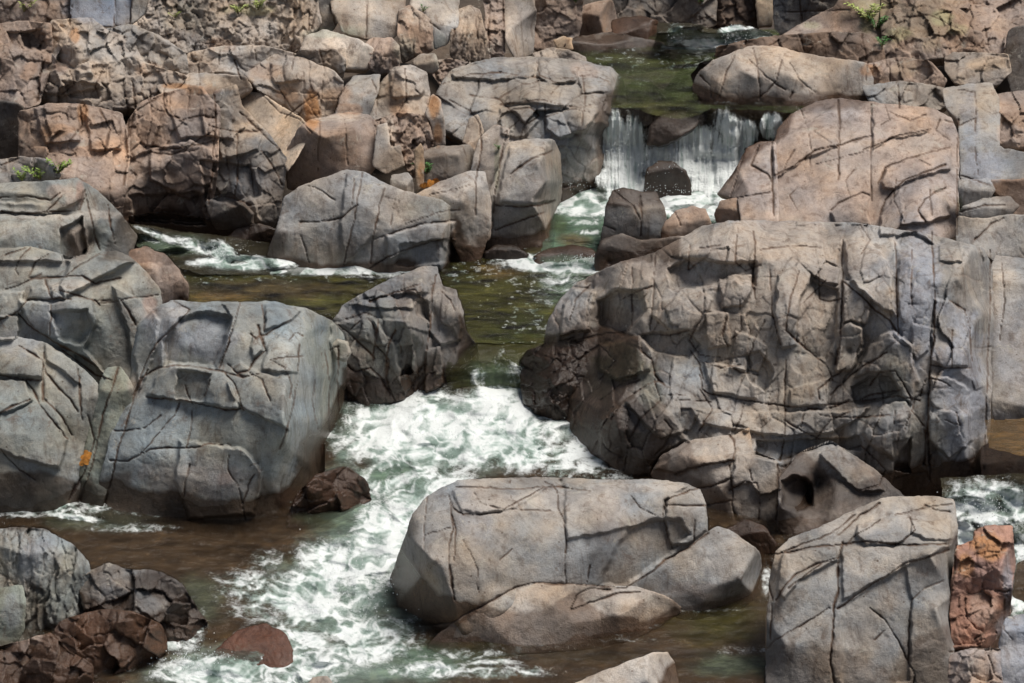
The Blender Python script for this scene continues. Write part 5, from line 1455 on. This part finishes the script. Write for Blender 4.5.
# wooded slope beyond the rocks (what the pools reflect)
gx_, gy_ = np.meshgrid(np.linspace(-60, 60, 160), np.linspace(40, 90, 70))
gz_ = 8 + (gy_ - 40) * .7 + 1.6 * fbm(gx_ / 4, gy_ / 4, 5, 411) + .8 * fbm(gx_ / 1.2, gy_ / 1.2, 3, 412)
gt = np.ones(gx_.shape + (3,)) * np.array((.045, .065, .022)) * (1 + .5 * fbm(gx_ / 2, gy_ / 2, 4, 413)[..., None])
hill = mesh_from_grid('wooded_hill', np.stack([gx_, gy_, gz_], -1)[::-1], np.ones(gx_.shape, bool), {'tint': gt, 'wet': np.zeros(gx_.shape)}, ROCK, False)
tag(hill, kind='structure')


# ------------------------------------------------------------------ plants
def leafmat(name, c):
    m, nt, b, out = newmat(name)
    g = nd(nt, 'ShaderNodeNewGeometry').outputs['Position']
    n = nd(nt, 'ShaderNodeTexNoise', {'Vector': g, 'Scale': 25, 'Detail': 3}).outputs[0]
    cc = ramp(nt, n, [(.3, tuple(v * .6 for v in c)), (.7, tuple(min(1, v * 1.5) for v in c))])
    nt.links.new(cc, b.inputs['Base Color']); b.inputs['Roughness'].default_value = .55
    return m


LEAF = leafmat('fresh_leaf', (.16, .24, .035)); LEAFD = leafmat('dark_leaf', (.05, .14, .03)); LEAFY = leafmat('lichen_leaf', (.26, .30, .08)); STEM = leafmat('stem', (.12, .10, .04))
ORANGE = leafmat('dead_leaf', (.62, .26, .05))


def mesh_obj(name, vs, fs, mat, loc, parent=None):
    me = bpy.data.meshes.new(name); me.from_pydata(vs, [], fs); me.materials.append(mat); me.update()
    o = bpy.data.objects.new(name, me); col.objects.link(o)
    if parent: o.parent = parent
    else: o.location = loc
    return o


def plant(name, label, px, py, off, size, nstem, mat, spread=1.0, lean=0.0):
    """tufts of stems with leaf blades"""
    yy = float(surf(px, py)) - off
    p = at_y(np.array(px), np.array(py), yy)
    root = bpy.data.objects.new(name, None); col.objects.link(root)
    root.location = Vector([float(v) for v in p]); root.empty_display_size = .05
    tag(root, label, 'plant', 'small plants growing in the rock')
    sv, sf, lv, lf = [], [], [], []
    for i in range(nstem):
        a = rng.uniform(0, 6.28); L = size * rng.uniform(.6, 1.1); out = rng.uniform(.2, .9) * spread
        pr = None
        for k in range(6):
            t = k / 5
            c = Vector((math.cos(a) * out * L * t + lean * L * t, math.sin(a) * out * L * t * .6, L * (t * 1.0 - .35 * t * t)))
            w = .006 * (1 - t * .7)
            n0 = len(sv); sv += [tuple(c + Vector((w, 0, 0))), tuple(c + Vector((-w, 0, 0))), tuple(c + Vector((0, -w, 0)))]
            if pr is not None:
                for q in range(3): sf.append((pr + q, pr + (q + 1) % 3, n0 + (q + 1) % 3, n0 + q))
            pr = n0
            if k:
                for sd_ in (-1, 1, 0):
                    la = a + sd_ * 1.2 + rng.uniform(-.4, .4); ll = size * rng.uniform(.16, .3)
                    d = Vector((math.cos(la), math.sin(la), rng.uniform(.0, .7))).normalized() * ll
                    s = d.cross(Vector((0, 0, 1))).normalized() * ll * .24
                    n1 = len(lv); up = Vector((0, 0, ll * .08))
                    lv += [tuple(c), tuple(c + d * .5 + s + up), tuple(c + d), tuple(c + d * .5 - s + up)]
                    lf.append((n1, n1 + 1, n1 + 2, n1 + 3))
    mesh_obj('stem', sv, sf, STEM, None, root); mesh_obj('leaves', lv, lf, mat, None, root)
    return root


dg = {}


def surf(px, py):
    """distance north of the first stone met along the line of sight"""
    global dg
    if not dg:
        bpy.context.view_layer.update(); dg['d'] = bpy.context.evaluated_depsgraph_get()
    r = rays(float(px), float(py))
    ok, loc, *_ = scene.ray_cast(dg['d'], Vector(CAM), Vector(r).normalized())
    return loc.y if ok else float(guide_y(px, py))


spots = [(22, 181, .05, .16, 5, LEAF, 'yellow-green fern at the ledge end nearest the frame edge'),
         (40, 180, .05, .20, 8, LEAF, 'bushy yellow-green fern in the middle of the ledge'),
         (58, 174, .05, .22, 8, LEAF, 'tallest yellow-green fern at the corner of the ledge'),
         (427, 174, .12, .18, 12, LEAFD, 'dark green weed growing beside the orange rock post'),
         (423, 12, .06, .14, 4, LEAFD, 'tiny weed on top of the bright cream slab'),
         (24, 12, .06, .22, 4, LEAFY, 'yellowish sprig in the top corner of the bank'),
         (175, 18, .06, .14, 4, LEAFY, 'small pale sprig in the fine brown rubble'),
         (238, 14, .06, .20, 6, LEAFY, 'pale tuft of lichen and grass on the rubble'),
         (258, 10, .06, .22, 6, LEAFY, 'wider pale tuft next to the rubble top edge'),
         (868, 22, .06, .34, 9, LEAFY, 'upright moss green bush by the lichen spotted slab'),
         (876, 30, .06, .26, 7, LEAFD, 'darker low bush beside the upright moss green one'),
         (882, 47, .06, .18, 6, LEAFD, 'small green weed between the reddish ledge and rugged bank'),
         (499, 150, .06, .10, 4, LEAFD, 'moss tuft in the debris filled joint of the grey slab'),
         (576, 3, .06, .2, 5, LEAFD, 'little weed on the brown upright block'),
         (700, 4, .06, .26, 6, LEAFD, 'dark weed hanging on the far rock wall')]
pos = [(s, surf(s[0], s[1])) for s in spots]
lfp = [(86, 456), (84, 461), (424, 186), (430, 184), (436, 182)]
lps = [at_y(np.array(a), np.array(b), surf(a, b) - .03) for a, b in lfp]
for (px, py, off, sz, n, mt, lb), y in pos:
    _s = surf; surf = lambda a, b, y=y: y
    plant('plant', lb, px, py, off * .3, sz, n, mt)
    surf = _s
# fallen leaves
for k, (p, lb) in enumerate(zip(lps, ['orange leaf caught in the rusty gap', 'smaller orange leaf below the one in the rusty gap', 'amber leaf at the foot of the orange post',
                                      'amber leaf in the middle of the three below the weed', 'amber leaf farthest from the orange post', 'brown leaf beside the five-sided block'])):
    vs, fs = [], []
    s = .055 if k < 5 else .03
    for j in range(3):
        a = rng.uniform(0, 6); o_ = Vector((rng.uniform(-.3, .3), 0, rng.uniform(-.3, .3))) * s
        n = len(vs)
        for t in range(8):
            th = t / 8 * 6.283
            v = Vector((math.cos(th) * s * .55, -.3 * s * math.sin(th) - j * .004, math.sin(th) * s * .9))
            vs.append(tuple(o_ + Vector((v.x * math.cos(a) - v.z * math.sin(a), v.y, v.x * math.sin(a) + v.z * math.cos(a)))))
        fs.append(tuple(range(n, n + 8)))
    o = mesh_obj('fallen_leaf', vs, fs, ORANGE, Vector([float(v) for v in p]))
    tag(o, lb, 'leaf', 'fallen leaves on the rocks')

# spray thrown up by the falling water: droplets, one mass
SPR, nt_, b_, _o = newmat('spray_drops')
b_.inputs['Base Color'].default_value = (.82, .86, .86, 1); b_.inputs['Roughness'].default_value = .3
_n = nd(nt_, 'ShaderNodeTexNoise', {'Scale': 40.0}).outputs[0]
nt_.links.new(ramp(nt_, _n, [(.3, (.7, .76, .76)), (.7, (.9, .92, .92))]), b_.inputs['Base Color'])
DROP = [(617, 150, 12, 30, 1.1, .25, 260), (690, 150, 40, 22, 1.0, .25, 380), (735, 140, 12, 20, 1.1, .2, 120), (650, 188, 60, 8, .68, .2, 260), (771, 126, 6, 8, 1.35, .1, 50), (735, 36, 16, 8, 1.8, .2, 110), (676, 34, 8, 8, 1.85, .15, 50),
        (222, 250, 22, 8, .62, .15, 150), (590, 258, 40, 4, .52, .10, 130), (545, 455, 20, 25, .12, .12, 130), (450, 430, 90, 30, .1, .10, 260), (985, 505, 36, 20, .25, .2, 300), (360, 590, 60, 50, .06, .08, 160), (190, 660, 40, 20, .06, .1, 160), (575, 182, 16, 6, .75, .15, 40)]
vs, fs = [], []
OC = [(1, 0, 0), (-1, 0, 0), (0, 1, 0), (0, -1, 0), (0, 0, 1), (0, 0, -1)]
OF = [(0, 2, 4), (2, 1, 4), (1, 3, 4), (3, 0, 4), (2, 0, 5), (1, 2, 5), (3, 1, 5), (0, 3, 5)]
for (x, y, rx, ry, z, dz, n) in DROP:
    for _ in range(n):
        c = at_z(np.array(x + rng.gauss(0, .5) * rx), np.array(y + rng.gauss(0, .5) * ry), z + dz * rng.random() ** 2)
        s = rng.uniform(.002, .006); n0 = len(vs)
        vs += [(c[0] + s * a, c[1] + s * b, c[2] + 1.5 * s * d) for a, b, d in OC]
        fs += [tuple(n0 + q for q in f) for f in OF]
sp = mesh_obj('spray', vs, fs, SPR, Vector((0, 0, 0)))
tag(sp, kind='stuff')

# ------------------------------------------------------------------ light, sky, camera
def aim(o, d):
    o.rotation_euler = Vector(d).to_track_quat('-Z', 'Y').to_euler()


SUN_AZ, SUN_EL = 84, 68
sv = np.array([math.sin(math.radians(SUN_AZ)) * math.cos(math.radians(SUN_EL)), -math.cos(math.radians(SUN_AZ)) * math.cos(math.radians(SUN_EL)), math.sin(math.radians(SUN_EL))])
sun = bpy.data.lights.new('sun', 'SUN'); sun.energy = 3.9; sun.angle = math.radians(28); sun.color = (1, .95, .88)
so = bpy.data.objects.new('sun', sun); col.objects.link(so); aim(so, -sv)
w = bpy.data.worlds.new('World'); scene.world = w; w.use_nodes = True
nt = w.node_tree; bg = nt.nodes['Background']
sky = nt.nodes.new('ShaderNodeTexSky'); sky.sky_type = 'NISHITA'; sky.sun_disc = False
sky.sun_elevation = math.radians(SUN_EL); sky.sun_rotation = math.atan2(sv[0], sv[1]); sky.dust_density = 1.0; sky.air_density = 1.0
hs = nt.nodes.new('ShaderNodeHueSaturation'); hs.inputs['Saturation'].default_value = .55
nt.links.new(sky.outputs[0], hs.inputs['Color']); nt.links.new(hs.outputs[0], bg.inputs[0]); bg.inputs[1].default_value = .07
cam = bpy.data.cameras.new('camera'); co_ = bpy.data.objects.new('camera', cam); col.objects.link(co_)
cam.sensor_width = 36; cam.lens = 36 * FPX / W; cam.clip_end = 500; cam.clip_start = .1
co_.location = Vector(CAM); co_.rotation_euler = (math.radians(90) - PITCH, 0, 0)
scene.camera = co_
vs_ = scene.view_settings; vs_.view_transform = 'Standard'; vs_.look = 'None'; vs_.gamma = 1; vs_.exposure = 0.18; vs_.use_curve_mapping = False
scene.cycles.max_bounces = 5; scene.cycles.transparent_max_bounces = 6; scene.cycles.use_denoising = True
for s in STATS:
    if s[4] - s[3] > 3.2: print('STAT', s)
